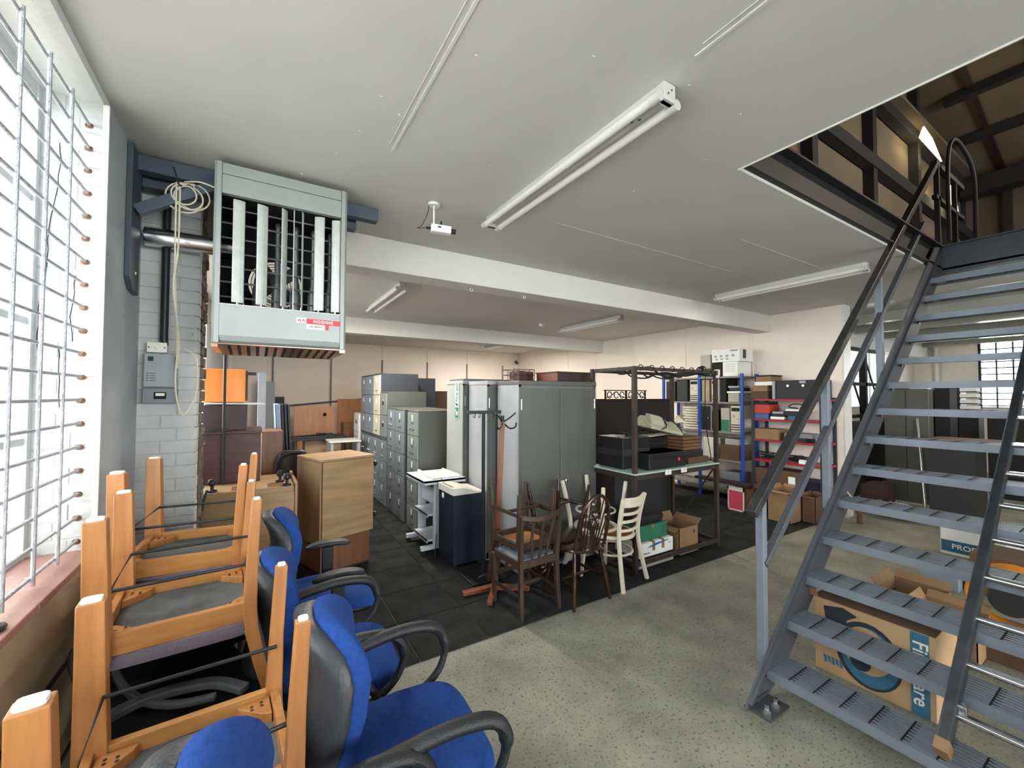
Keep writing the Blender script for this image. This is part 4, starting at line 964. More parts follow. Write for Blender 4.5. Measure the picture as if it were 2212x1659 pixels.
part('pole', MB().bar((1.80, 3.18, .02), (1.855, 3.16, 1.47), .04, .04), M_redwood, rs, world=ro, bev=.004)
hk = MB()
for s in (-1, 1):
    hk.tube(smooth_path([(1.855, 3.15, 1.46), (1.855+s*.05, 3.12, 1.41), (1.855+s*.09, 3.09, 1.42), (1.855+s*.095, 3.08, 1.46)]), .007, 7)
    hk.tube(smooth_path([(1.855, 3.15, 1.46), (1.855+s*.05, 3.12, 1.50), (1.855+s*.10, 3.10, 1.545)]), .007, 7)
hk.cyl((1.855, 3.16, 1.38), (1.855, 3.16, 1.52), .018, n=10)
part('hook', hk, M_black, rs, True, world=ro)

# ================================================================== CLUSTER OF OLD CHAIRS (backs towards -y)
def slat_chair(label, fabric=M_dchair):
    t = thing('dark_wooden_chair', label, 'chair', group='dark slat-back chairs by the tall cupboard')
    for s in (-1, 1):
        part('leg', MB().poly_bar([(s*.175, .19, 0), (s*.18, .19, .41)], [.026, .036], [.026, .036], (0, 1, 0)), M_dchair, t, bev=.003)
        part('leg', MB().poly_bar([(s*.185, -.20, 0), (s*.178, -.18, .25), (s*.175, -.175, .44), (s*.185, -.19, .62), (s*.195, -.215, .80)], [.028, .034, .036, .032, .026], [.028, .034, .036, .032, .026], (0, 1, 0)), M_dchair, t, bev=.003)
        part('stretcher', MB().bar((s*.178, -.18, .17), (s*.178, .18, .17), .014, .026), M_dchair, t)
        part('seat_rail', MB().box((s*.175-.012, -.16, .385), (s*.175+.012, .18, .44)), M_dchair, t, bev=.002)
    part('stretcher', MB().bar((-.178, .02, .17), (.178, .02, .17), .014, .026), M_dchair, t)
    for y in (-.175, .19): part('seat_rail', MB().box((-.17, y-.012, .385), (.17, y+.012, .44)), M_dchair, t, bev=.002)
    part('seat', MB().pad((0, .005, .438), (.35, .36, .03), .4, .25, 24, 8), fabric, t, True)
    part('top_rail', MB().poly_bar(smooth_path([(-.195, -.215, .785), (-.10, -.235, .765), (0, -.245, .76), (.10, -.235, .765), (.195, -.215, .785)], 4), .022, .035), M_dchair, t, bev=.003)
    for x in (-.09, 0, .09): part('back_slat', MB().poly_bar([(x*1.1, -.238, .76), (x, -.20, .60), (x*.75, -.178, .44)], [.034, .026, .018], [.010, .010, .010], (0, -1, .2)), M_dchair, t, bev=.002)
    return t
M_worn = mat('worn blue grey seat', S(70, 84, 100), .9, scale=9, col2=S(120, 122, 120), bump=.3, bscale=80)
s1 = slat_chair('dark wooden slat-back chair standing upright with a worn blue-grey seat', M_worn); s1.location = (1.885, 2.83, 0); s1.rotation_euler = (0, 0, R(3))
s2 = slat_chair('dark wooden chair turned upside down on the worn blue-grey seat, legs in the air', mat('tan webbing underside', S(160, 104, 62), .8, var=.15, scale=20)); s2.location = (1.92, 2.93, .925); s2.rotation_euler = (PI, 0, R(4))
def windsor(label):
    t = thing('windsor_chair', label, 'chair', group='dark windsor chairs by the tall cupboard')
    prof = [(.014, 0), (.013, .04), (.017, .10), (.021, .2), (.018, .26), (.022, .28), (.015, .31), (.019, .37), (.014, .43)]
    for sx in (-1, 1):
        for sy in (-1, 1):
            a = Vector((sx*.20, sy*.19, 0)); b = Vector((sx*.14, sy*.13, .43))
            part('leg', MB().lathe([(r_, z/.43*(b-a).length) for r_, z in prof], a, 12, b), M_windsor, t, True)
        part('stretcher', MB().lathe([(.009, 0), (.013, .08), (.017, .16), (.013, .24), (.009, .31)], (sx*.175, -.155, .18), 10, (sx*.175, .16, .18)), M_windsor, t, True)
    part('stretcher', MB().lathe([(.008, 0), (.015, .17), (.008, .35)], (-.175, 0, .18), 10, (.175, 0, .18)), M_windsor, t, True)
    def sf(p): p = p.copy(); p.x *= 1+.12*(p.y/.2); p.z -= .012*(1-min(1, (p.x*p.x+p.y*p.y)/.03)); return p
    part('seat', MB().pad((0, 0, .44), (.40, .40, .036), .4, .6, 28, 8, sf), M_windsor, t, True)
    hoop = []
    for i in range(25):
        a = PI*i/24; ww = .19*(1 if True else 1)
        hx = -math.cos(a)*.20*(1-.18*(1-math.sin(a))); hz = .455+.44*math.sin(a)**.75
        hoop.append((hx, -.16-.10*(hz-.455)/.44, hz))
    part('hoop', MB().tube(hoop, .014, 8), M_windsor, t, True)
    def top_at(x):
        c_ = min(.99, abs(x)/.19); return .455+.44*math.sin(math.acos(c_))**.75
    for x in (-.13, -.095, -.06, .06, .095, .13):
        zt = top_at(x*1.15); part('spindle', MB().tube([(x*.75, -.155, .455), (x*1.15, -.16-.10*(zt-.455)/.44, zt-.01)], [.0075, .005], 6), M_windsor, t, True)
    wz, wy, wx = .70, -.216, 0
    sp = MB().prism([(-.035, .455), (.035, .455), (.018, .53), (.03, .60), (.05, .64), (-.05, .64), (-.03, .60), (-.018, .53)], -.195, -.183, 'y')
    part('splat', sp, M_windsor, t, bev=.003)
    part('upper_splat', MB().prism([(-.02, .765), (.02, .765), (.032, .83), (.02, .885), (-.02, .885), (-.032, .83)], -.262, -.25, 'y'), M_windsor, t, bev=.003)
    wh = MB().tube(arc((0, wy, wz), .058, 0, 352.5, 28, 'y'), .009, 6, closed=True).cyl((0, wy-.008, wz), (0, wy+.008, wz), .016, n=12)
    for k in range(6):
        a = PI/3*k; wh.cyl((0, wy, wz), (.058*math.cos(a), wy, wz+.058*math.sin(a)), .006, n=6)
    part('wheel', wh, M_windsor, t, True)
    return t
w1 = windsor('polished dark windsor chair with a wheel in its hooped back, standing at the carpet edge'); w1.location = (2.345, 2.74, 0); w1.rotation_euler = (0, 0, R(2))
w2 = windsor('dark windsor chair upside down behind the hooped one, turned legs pointing up'); w2.location = (2.33, 2.97, .90); w2.rotation_euler = (PI, 0, R(8))
def bent_chair(label):
    t = thing('cream_painted_chair', label, 'chair', group='chipped cream ladder-back chairs at the carpet edge')
    for s in (-1, 1):
        part('leg', MB().poly_bar([(s*.20, .21, 0), (s*.165, .17, .42)], [.028, .034], [.028, .034], (0, 1, 0)), M_cpaint, t, bev=.004)
        part('leg', MB().poly_bar(smooth_path([(s*.205, -.245, 0), (s*.18, -.205, .20), (s*.16, -.175, .42), (s*.17, -.19, .60), (s*.185, -.235, .80)], 3), .034, .028, (0, 1, 0)), M_cpaint, t, bev=.004)
    part('seat_ring', MB().tube([(p[0], p[1]*1.02, p[2]) for p in arc((0, 0, .425), .19, 0, 348, 28)], .018, 8, closed=True), M_cpaint, t, True)
    part('seat', MB().pad((0, 0, .437), (.36, .36, .02), .4, .9, 28, 6), M_redwood, t, True)
    def cb(z, w_, h, dy):
        hw = .155+.025*(z-.42)/.38; y0 = -.175-.055*max(0, (z-.42)/.38)**1.5
        return MB().poly_bar(smooth_path([(-hw, y0, z+.006), (-hw*.5, y0-dy, z), (0, y0-dy*1.35, z-.003), (hw*.5, y0-dy, z), (hw, y0, z+.006)], 4), .014, h)
    part('top_rail', cb(.755, .36, .085, .03), M_cpaint, t, bev=.004)
    for z in (.65, .58, .50): part('back_slat', cb(z, .34, .026, .025), M_cpaint, t, bev=.003)
    part('hoop_stretcher', MB().tube([(p[0], p[1]*1.0, p[2]) for p in arc((0, -.0, .27), .185, 180, 360, 16)], .011, 7), M_cpaint, t, True)
    part('hoop_stretcher', MB().tube(arc((0, 0, .27), .185, 0, 180, 16), .009, 7), M_cpaint, t, True)
    return t
e1 = bent_chair('chipped cream ladder-back chair standing upright at the carpet edge'); e1.location = (2.86, 2.835, 0); e1.rotation_euler = (0, 0, R(12))
e2 = bent_chair('chipped cream chair upside down behind the upright cream one, legs in the air'); e2.location = (2.80, 2.99, .875); e2.rotation_euler = (PI, 0, R(14))

# ================================================================== ANGLE-IRON RACK WITH TABLE
ko = (3.76, 3.05, 0)
rk = thing('angle_iron_rack', 'tall brown angle-iron frame with a pale-edged table shelf, right of the nearest cupboard', 'rack', ko)
for x, s in ((3.10, 1), (4.42, -1)):
    for y, q in ((2.77, 1), (3.35, -1)):
        part('post', MB().box((x-.02, y-.02, .01), (x+.02, y+.02, 1.985)), M_rackst, rk, world=ko, bev=.002)
for z, w_ in ((1.965, .035), (.91, .05), (.085, .04)):
    for y in (2.77, 3.35): part('rail', MB().box((3.12, y-.012, z-w_/2), (4.40, y+.012, z+w_/2)), M_rackst, rk, world=ko)
    for x in (3.10, 4.42): part('rail', MB().box((x-.012, 2.79, z-w_/2), (x+.012, 3.33, z+w_/2)), M_rackst, rk, world=ko)
part('table_top', MB().box((3.075, 2.745, .936), (4.44, 3.375, .952)), M_paleglass, rk, world=ko, bev=.003)
part('brace', MB().bar((4.42, 3.33, .1), (4.42, 2.79, .9), .02, .01), M_rackst, rk, world=ko)
for x, s in ((3.55, '1'), (3.80, '2')):
    pl = part('price_card', MB().box((x-.045, 2.735, .905), (x+.045, 2.742, .955)), M_label, rk, world=ko)
    part('card_lettering', text_mb(MB(), s, .036, FY((x, 2.7345, .932)), .0004), M_pdark, pl, world=ko)
cbm = MB()
for k in range(5):
    pts = []; ph = random.uniform(0, 6)
    for i in range(14):
        x = 3.15+i*.10; pts.append((x, 2.80+.10*k+.03*math.sin(i*1.3+ph), 1.955+.03*math.sin(i*.9+ph*2)-(.03 if 3 < i < 10 else 0)))
    cbm.tube(smooth_path(pts, 3), .008, 6)
for i in range(8): cbm.tube(arc((3.2+.16*i, 2.78, 1.975), .028, 0, 350, 10, 'x'), .005, 5, closed=True)
for i in range(5): cbm.tube(arc((4.30+.03*i, 2.85+.03*i, 1.99), .045, 0, 350, 12, ('x', 'y', 'z')[i % 3]), .007, 5, closed=True)
cbm.tube(smooth_path([(4.28, 2.8, 1.96), (4.27, 2.8, 1.6), (4.30, 2.8, 1.3), (4.36, 2.8, 1.05), (4.37, 2.8, .98)]), .005, 5)
single('black_cables', 'black cables wound along the top rails of the angle-iron rack', 'cables', cbm, M_rubber, smooth=True)
single('small_white_lamp', 'small white plastic adapter hanging at the right top corner of the rack', 'adapter', MB().box((4.44, 2.76, 1.93), (4.50, 2.80, 2.0)).cyl((4.41, 2.74, 1.93), (4.41, 2.74, 1.90), .02), M_white2, bev=.006)
def device(name, label, a, b, m, front=None, group=None, lip=None, bev=.008):
    o_ = ((a[0]+b[0])/2, (a[1]+b[1])/2, min(a[2], b[2]))
    t = thing(name, label, name.split('_')[-1], o_, 0, group)
    part('body', MB().box(a, b), m, t, world=o_, bev=bev)
    if lip: part('band', MB().box((a[0]-.004, a[1]-.004, lip[0]), (b[0]+.004, b[1]+.004, lip[1])), lip[2], t, world=o_, bev=.004)
    if front: front(t, o_)
    return t
device('black_printer', 'black stacked printer behind the left post of the rack table', (3.16, 2.98, .954), (3.56, 3.33, 1.27), M_black, lip=(1.08, 1.15, M_charc))
device('black_printer', 'front black printer with a grey band on the rack table', (3.34, 2.80, .954), (3.92, 3.10, 1.115), M_black, lip=(1.06, 1.115, M_gunm))
device('black_printer', 'black printer at the back of the rack table under the pale keyboards', (3.60, 3.11, .954), (4.02, 3.33, 1.235), M_black, lip=(1.16, 1.18, M_charc))
tg = MB()
for k in range(6):
    pts = [(3.2+random.uniform(0, .65), random.uniform(3.0, 3.30), 1.285+random.uniform(-.005, .03)) for _ in range(7)]
    tg.tube(smooth_path(pts, 4), .004, 5)
single('cable_tangle', 'tangle of thin black leads lying on the black printers', 'cables', tg, M_rubber, smooth=True)
single('red_tag', 'small pink-red tag hanging on the front black printer', 'tag', MB().box((3.78, 2.79, 1.02), (3.81, 2.797, 1.055)), M_magenta)
def kb(label, loc, rot, sx=.42, m=M_beige):
    t = thing('keyboard', label, 'keyboard', loc, 0, 'pale keyboards piled on the rack', rot)
    part('body', MB().prism([(-.08, 0), (.09, 0), (.09, .035), (.05, .028), (-.08, .012)], -sx/2, sx/2, 'x'), m, t, bev=.006)
    kk = MB()
    for i in range(12):
        for j in range(4): kk.box((-sx/2+.02+i*(sx-.05)/12, -.065+.028*j, .014+.004*j), (-sx/2+.02+i*(sx-.05)/12+.022, -.065+.028*j+.022, .024+.005*j))
    part('keys', kk, M_beige2, t)['kind'] = 'stuff'
    return t
kb('pale keyboard at the bottom of the pile on the black printer', (3.84, 3.16, 1.25), (0, 0, R(12)), .46)
pt_ = thing('pale_terminal_keyboard', 'bulky pale yellow-white keyboard case with a black lead lying on top of the rack pile', 'keyboard', (3.93, 3.14, 1.30))
pt_.rotation_euler = (R(4), R(12), R(-14))
M_pale = mat('pale yellow plastic', S(176, 176, 146), .55, var=.05, scale=8)
part('case', MB().prism([(-.15, .0), (.15, 0), (.15, .09), (.11, .125), (.04, .13), (-.03, .085), (-.15, .03)], -.23, .20, 'x'), M_pale, pt_, bev=.012)
part('hump', MB().prism([(-.10, .05), (.06, .12), (.05, .165), (-.02, .15), (-.08, .10)], -.20, -.02, 'x'), M_pale, pt_, bev=.012)
part('slot', MB().obox((.0, -.05, .105), (.02, .09, .008), (R(28), 0, 0)).obox((.10, .02, .128), (.03, .02, .01)), M_charc, pt_)
part('lead', MB().tube(smooth_path([(-.10, -.155, .02), (-.03, -.13, .06), (.0, -.06, .11), (.06, .03, .145), (.16, .05, .14), (.22, -.05, .08), (.2, -.14, .02)]), .006, 6), M_rubber, pt_, True)
def wcrate(label, a, b, n):
    o_ = ((a[0]+b[0])/2, (a[1]+b[1])/2, a[2]); t = thing('wooden_crate', label, 'crate', o_)
    h = (b[2]-a[2])/n
    for i in range(n):
        part('board', MB().box((a[0], a[1], a[2]+h*i+.002), (b[0], b[1], a[2]+h*(i+1)-.003)), M_slatew, t, world=o_, bev=.003)
    part('rim', MB().box((a[0]+.01, a[1]+.01, b[2]-.004), (b[0]-.01, b[1]-.01, b[2]+.004)), M_dkwood, t, world=o_)
    return t
wcrate('brown slatted wooden tray stack at the right end of the rack table', (4.04, 2.92, 1.09), (4.36, 3.26, 1.24), 4)
device('dark_box', 'flat dark box under the brown slatted trays on the rack table', (4.02, 2.90, 1.02), (4.38, 3.28, 1.088), M_charc)
device('flat_box', 'flat brown box lying at the right front edge of the rack table', (4.02, 2.84, .954), (4.39, 3.20, 1.018), M_card2)
wb_ = MB().tube(smooth_path([(4.1, 3.0, 1.255), (4.15, 3.05, 1.29), (4.2, 3.0, 1.28), (4.3, 3.1, 1.26)]), .005, 6)
single('pale_lead', 'loose pale lead on top of the slatted trays', 'lead', wb_, M_cream, smooth=True)

# things on the floor inside the rack
pn = MB().box((3.50, 3.42, .0), (4.50, 3.46, .86)); single('grey_board', 'grey board standing behind the rack below table height', 'board', pn, M_charc, bev=.003)
bx = device('white_carton', 'white appliance carton with blue print and brown tape on the floor under the rack', (3.19, 2.80, .11), (3.70, 3.12, .245), M_label)
o_ = tuple(bx.location)
for x in (3.40, 3.54): part('tape', MB().box((x-.02, 2.7985, .16), (x+.02, 3.12, .2465)), M_card, bx, world=o_)
part('blue_print', MB().prism([(3.30, .20), (3.40, .20), (3.62, .228), (3.62, .236), (3.42, .23)], 2.7980, 2.799, 'y'), M_bluep, bx, world=o_)
part('carton_lettering', text_mb(MB(), 'Panasonic', .022, FY((3.30, 2.7985, .148)), .0004, .0004), M_bluep, bx, world=o_)
part('carton_lettering', text_mb(MB(), 'CE 21', .018, FY((3.64, 2.7985, .20)), .0004), M_pdark, bx, world=o_)
device('pale_tray', 'flat pale board on the floor in front of the white carton', (3.18, 2.795, .012), (3.70, 3.10, .062), M_lockerl)
device('dark_pack', 'dark flat pack under the white carton on the floor', (3.22, 2.81, .064), (3.68, 3.1, .108), M_charc)
gb = device('green_carton', 'green carton on top of the white appliance carton', (3.22, 2.84, .248), (3.66, 3.12, .40), M_dgreen)
part('stamp', MB().box((3.58, 2.838, .30), (3.583, 2.84, .37)).box((3.64, 2.838, .30), (3.643, 2.84, .37)).box((3.58, 2.838, .30), (3.643, 2.84, .303)).box((3.58, 2.838, .333), (3.643, 2.84, .336)).box((3.58, 2.838, .367), (3.643, 2.84, .37)), M_pdark, gb, world=tuple(gb.location))
part('tape', MB().box((3.42, 2.838, .36), (3.45, 3.12, .4015)), M_card, gb, world=tuple(gb.location))
single('black_bag', 'black soft laptop bag on top of the green carton', 'bag', MB().pad((0, 0, 0), (.44, .30, .10), .45, .4, 24, 10, lambda p: Vector((p.x, p.y, p.z*(1-.8*p.x)))), M_dark, loc=(3.43, 2.99, .455), smooth=True)
def open_carton(label, a, b, m, flap=.1, group=None, th=.006):
    o_ = ((a[0]+b[0])/2, (a[1]+b[1])/2, a[2]); t = thing('open_carton', label, 'box', o_, 0, group)
    x0, y0, z0 = a; x1, y1, z1 = b
    part('body', MB().box((x0, y0, z0), (x1, y1, z0+th)).box((x0, y0, z0), (x0+th, y1, z1)).box((x1-th, y0, z0), (x1, y1, z1)).box((x0, y0, z0), (x1, y0+th, z1)).box((x0, y1-th, z0), (x1, y1, z1)), m, t, world=o_)
    part('flap', MB().bar((x0+.003, (y0+y1)/2, z1), (x0-flap*.8, (y0+y1)/2, z1-flap*.3), y1-y0-.01, .005), m, t, world=o_)
    part('flap', MB().bar(((x0+x1)/2, y1-.003, z1), ((x0+x1)/2, y1+flap*.4, z1+flap*.8), x1-x0-.01, .005), m, t, world=o_)
    part('flap', MB().bar((x1-.003, (y0+y1)/2, z1), (x1+flap*.7, (y0+y1)/2, z1+flap*.6), y1-y0-.01, .005), m, t, world=o_)
    return t
oc = open_carton('open brown carton beside the green carton under the rack', (3.80, 2.80, .02), (4.12, 3.12, .30), M_card, .09)
part('stamp', text_mb(MB(), '8', .06, FY((4.05, 2.799, .24)), .0004, .001), M_pdark, oc, world=tuple(oc.location))
single('dark_screen', 'dark brown office screen standing behind the rack', 'screen', MB().box((4.30, 4.58, 0), (6.05, 4.62, 1.645)).box((4.29, 4.57, 1.62), (6.06, 4.63, 1.648)), mat('dark brown screen fabric', S(40, 34, 32), .9, var=.1, scale=40))
io = (5.2, 4.8, 1.2)
ir = thing('wrought_iron_bench_back', 'black wrought-iron scrollwork panel seen above the dark screen', 'bench', io)
part('frame', MB().box((4.68, 4.79, 1.775), (5.66, 4.81, 1.79)).box((4.70, 4.79, 0), (4.72, 4.81, 1.78)).box((5.62, 4.79, 0), (5.64, 4.81, 1.78)).box((5.16, 4.79, 1.2), (5.19, 4.81, 1.78)), M_dark, ir, world=io)
scr = MB()
for cx_ in (4.80, 4.95, 5.08, 5.28, 5.42, 5.55): scr.tube(arc((cx_, 4.8, 1.71), .05, 0, 330, 14, 'y'), .008, 5)
for x0_ in (4.72, 5.19): scr.tube(smooth_path([(x0_, 4.8, 1.66), (x0_+.12, 4.8, 1.70), (x0_+.22, 4.8, 1.76), (x0_+.32, 4.8, 1.70), (x0_+.44, 4.8, 1.66)]), .007, 5)
part('scroll', scr, M_dark, ir, True, world=io)

# ================================================================== SHELVING ALONG THE RIGHT WALL
def box_(name, label, a, b, m, bev=.003, group=None): return device(name, label, a, b, m, group=group, bev=bev)
ho = (6.75, 4.4, 0)
bsh = thing('blue_shelving_unit', 'boltless shelving with blue uprights and grey shelves full of old computers', 'shelving', ho)
for y in (3.66, 4.40, 5.14):
    for x in (6.55, 6.98):
        part('upright', MB().box((x-.018, y-.022, 0), (x+.018, y+.022, 2.06)), M_lamblue, bsh, world=ho, bev=.002)
for y0, y1 in ((3.68, 4.38), (4.42, 5.12)):
    for z in (2.02, 1.60, 1.115, .66, .20):
        part('shelf', MB().box((6.54, y0, z-.03), (6.99, y1, z)), M_shelfg, bsh, world=ho, bev=.002)
def pc(label, y0, z0, w, h, m, m2=None, bays=True, x=6.57, d=.36):
    o_ = (x+d/2, y0+w/2, z0); t = thing('desktop_computer', label, 'computer', o_, 0, 'old computers on the blue shelving')
    part('case', MB().box((x, y0, z0), (x+d, y0+w, z0+h)), m, t, world=o_, bev=.006)
    f = part('front_panel', MB().box((x-.008, y0+.008, z0+.008), (x, y0+w-.008, z0+h-.008)), m2 or m, t, world=o_, bev=.004)
    if bays:
        part('drive_bay', MB().box((x-.012, y0+.02, z0+h*.80), (x-.006, y0+w-.02, z0+h*.93)), M_dark, f, world=o_)
        for k in range(3): part('vent_slot', MB().box((x-.012, y0+.015, z0+h*(.08+.09*k)), (x-.006, y0+w-.015, z0+h*(.115+.09*k))), M_charc, f, world=o_)
        part('badge', MB().box((x-.0105, y0+w*.55, z0+h*.55), (x-.006, y0+w*.8, z0+h*.66)), M_beige2, f, world=o_)
    part('power_button', MB().cyl((x-.014, y0+w*.3, z0+h*.5), (x-.006, y0+w*.3, z0+h*.5), .010, n=10), M_chrome if m in (M_black, M_charc) else M_beige2, f, True, world=o_)
    return t
pc('beige tower computer next to the middle blue upright on the upper shelf', 4.43, 1.60, .17, .38, M_beige)
pc('black tower computer left of the beige one on the upper shelf behind the rack', 4.65, 1.60, .22, .39, M_charc, bays=False)
pc('black tower computer at the far end of the upper shelf', 4.90, 1.60, .20, .37, M_charc, bays=False)
pc('tan tower computer with a dark V mark, right of the middle blue upright', 4.22, 1.60, .15, .38, M_card, mat('tan panel', S(150, 138, 112), .6), bays=False)

pc('narrow beige tower computer behind the right rack post on the upper shelf', 4.05, 1.60, .14, .38, M_beige)
box_('black_monitor', 'black framed screen edge on the upper blue shelf next to the disc players', (6.56, 3.93, 1.60), (6.9, 4.02, 1.98), M_dark)
for i, (y0, y1, z, h, m, nm) in enumerate(((3.72, 3.90, 1.602, .14, M_beige2, 'grey beige drive unit at the bottom of the stack'), (3.70, 3.92, 1.745, .03, M_label, 'thin white unit in the middle of the stack'), (3.71, 3.88, 1.778, .05, M_black, 'black unit upon the thin white one'), (3.72, 3.90, 1.831, .03, M_gplast, 'thin grey unit at the top of the stack'))):
    box_('disc_player', nm+' on the upper blue shelf', (6.57, y0, z), (6.88, y1, z+h), m)
pc('dark monitor-like computer with a pale frame on the middle blue shelf', 4.20, 1.115, .17, .42, M_beige2, M_dark, bays=False)
box_('black_folder', 'thin black case leaning on the middle blue shelf', (6.57, 4.12, 1.115), (6.9, 4.17, 1.45), M_black)
gbx = box_('green_grey_box', 'box with a green lower half on the middle blue shelf', (6.56, 3.88, 1.117), (6.9, 4.02, 1.50), M_beige2)
part('green_print', MB().box((6.553, 3.885, 1.13), (6.56, 4.015, 1.31)), M_dgreen, gbx, world=tuple(gbx.location))
pc('beige tower computer with dark slots at the right end of the middle blue shelf', 3.69, 1.117, .17, .42, M_beige)
for i in range(9):
    nm = ('lowest', 'second', 'third', 'fourth', 'fifth', 'sixth', 'seventh', 'eighth', 'topmost')[i]
    box_('keyboard', nm+' of the flat keyboards stacked on the far middle blue shelf', (6.57+.01*(i % 2), 4.44+.01*(i % 3), 1.117+.045*i), (6.78, 4.74-.02*(i % 2), 1.117+.045*i+.032), M_beige, group='flat keyboards stacked on the blue shelving')
for i in range(6):
    o = single('keyboard', ('first', 'second', 'third', 'fourth', 'fifth', 'sixth')[i]+' slanted keyboard from the left in the leaning fan on the far middle blue shelf', 'keyboard', MB().obox((0, 0, 0), (.2, .30, .025)), M_beige, (6.68, 4.98-.022*i, 1.24-.006*i), rot=(R(-40+6*i), 0, 0), group='slanted keyboards on the blue shelving', bev=.004)
box_('cardboard_box', 'brown carton on the lower blue shelf at the right end', (6.57, 3.72, .662), (6.9, 4.05, .90), M_card2)
box_('cardboard_box', 'cream carton with teal base on the lower blue shelf beside the rack post', (6.57, 4.1, .662), (6.9, 4.36, 1.0), M_putty)
box_('white_box', 'pale box on the brown carton of the lower blue shelf', (6.6, 3.75, .903), (6.88, 3.98, 1.0), M_beige2)
box_('grey_computer', 'grey computer with a pale top on the bottom blue shelf', (6.57, 3.72, .203), (6.9, 4.0, .46), M_gplast2)
wb1 = box_('printed_carton', 'large white appliance carton with grey print on top of the blue shelving', (6.56, 3.70, 2.26), (6.95, 4.17, 2.475), M_label)
o_ = tuple(wb1.location)
part('side_print', MB().box((6.66, 3.693, 2.31), (6.74, 3.70, 2.45)), M_maroon, wb1, world=o_)
part('carton_lettering', text_mb(MB(), 'Robust', .04, FX((6.5595, 3.79, 2.44)), .0004, .001), M_pdark, wb1, world=o_)
gl = MB()
for i in range(4): gl.box((6.559, 3.78+.10*i, 2.34), (6.5602, 3.83+.10*i, 2.375))
for i in range(3): gl.box((6.559, 3.88+.09*i, 2.295), (6.5602, 3.93+.09*i, 2.32))
part('printed_mark', gl, M_gplast, wb1, world=o_)
wb2 = box_('white_carton', 'white carton with lined print under the large appliance carton', (6.56, 3.73, 2.022), (6.95, 3.98, 2.257), M_label)
for i in range(4): part('printed_line', MB().box((6.557, 3.77, 2.10+.035*i), (6.56, 3.93, 2.104+.035*i)), M_gplast2, wb2, world=tuple(wb2.location))
box_('black_monitor', 'black monitor left of the white cartons on top of the blue shelving', (6.58, 3.99, 2.022), (6.9, 4.17, 2.24), M_dark)
gg = box_('grey_carton', 'tall grey carton with a green base on top of the blue shelving, left end', (6.56, 4.20, 2.022), (6.9, 4.38, 2.40), M_beige2)
part('green_print', MB().box((6.553, 4.205, 2.03), (6.56, 4.375, 2.16)), M_dgreen, gg, world=tuple(gg.location))

ho2 = (6.8, 3.05, 0)
rsh = thing('red_shelving_unit', 'shelving with red shelves and dark uprights at the end of the right wall', 'shelving', ho2)
for y in (2.60, 3.52):
    for x in (6.60, 7.0): part('upright', MB().box((x-.018, y-.02, 0), (x+.018, y+.02, 1.66 if y > 3 else 1.68)), M_scrd, rsh, world=ho2, bev=.002)
for z in (1.655, 1.35, 1.04, .73, .30):
    part('shelf', MB().box((6.585, 2.58, z-.028), (7.02, 3.54, z)), M_red, rsh, world=ho2, bev=.002)
hb = box_('black_case', 'long black equipment case with two bright knobs on the top red shelf', (6.61, 2.62, 1.657), (6.98, 3.18, 1.93), M_charc)
for y in (3.02, 2.82): part('knob', MB().cyl((6.595, y, 1.85), (6.61, y, 1.85), .015, n=10), M_chrome, hb, True, world=tuple(hb.location))
part('label_plate', MB().box((6.606, 2.79, 1.885), (6.61, 2.87, 1.92)), M_gplast, hb, world=tuple(hb.location))
box_('cardboard_box', 'brown carton at the left end of the top red shelf', (6.60, 3.30, 1.657), (6.95, 3.54, 1.77), M_card2)
oo = box_('cardboard_box', 'opened brown lid upon the carton at the left end of the top red shelf', (6.60, 3.31, 1.772), (6.95, 3.52, 1.86), M_card)
box_('white_box', 'flat white box in the pile at the left end of the top red shelf', (6.62, 3.24, 1.862), (6.95, 3.50, 1.92), M_label)
box_('cardboard_box', 'small tan carton topping the pile on the top red shelf', (6.62, 3.26, 1.922), (6.95, 3.48, 2.0), M_card)
box_('dark_book', 'flat dark binder on the very top of the red shelf pile', (6.63, 3.24, 2.002), (6.93, 3.49, 2.02), M_dark)
box_('upright_binder', 'patterned upright binder beside the pile on the top red shelf', (6.6, 3.20, 1.657), (6.9, 3.235, 1.92), M_gplast)
box_('red_box', 'orange-red carton on the second red shelf', (6.60, 3.28, 1.435), (6.9, 3.53, 1.57), M_redp)
box_('blue_box', 'blue carton under the orange-red one on the second red shelf', (6.60, 3.30, 1.352), (6.9, 3.54, 1.432), M_bluep)
box_('dark_blue_box', 'flat dark blue box upon the orange-red carton', (6.60, 3.30, 1.572), (6.9, 3.52, 1.61), M_navy)
for i, (y0, y1, z0, h, m, l) in enumerate(((3.08, 3.27, 1.352, .04, M_label, 'white flat unit at the bottom'), (3.08, 3.26, 1.394, .04, M_black, 'black flat unit in the middle'), (3.09, 3.24, 1.437, .03, M_gplast, 'grey flat unit on top'))):
    box_('router', l+' of the small pile on the second red shelf', (6.61, y0, z0), (6.85, y1, z0+h), m)
box_('blue_carton', 'light blue carton in the middle of the second red shelf', (6.61, 2.88, 1.352), (6.85, 3.03, 1.41), M_pblue)
box_('dark_unit', 'dark unit upon the light blue carton on the second red shelf', (6.61, 2.86, 1.412), (6.9, 3.08, 1.48), M_charc)
box_('white_unit', 'white flat unit with a curved black mark on the second red shelf', (6.61, 2.80, 1.482), (6.9, 3.06, 1.51), M_label)
single('cable_loop', 'black loop of cable on the white flat unit', 'cable', MB().tube(smooth_path([(6.7, 2.84, 1.53), (6.7, 2.9, 1.58), (6.7, 3.0, 1.58), (6.7, 3.05, 1.54), (6.75, 2.95, 1.52)]), .008, 6), M_rubber, smooth=True)
box_('cardboard_box', 'long tan carton on the third red shelf', (6.60, 3.16, 1.042), (6.9, 3.52, 1.20), M_card)
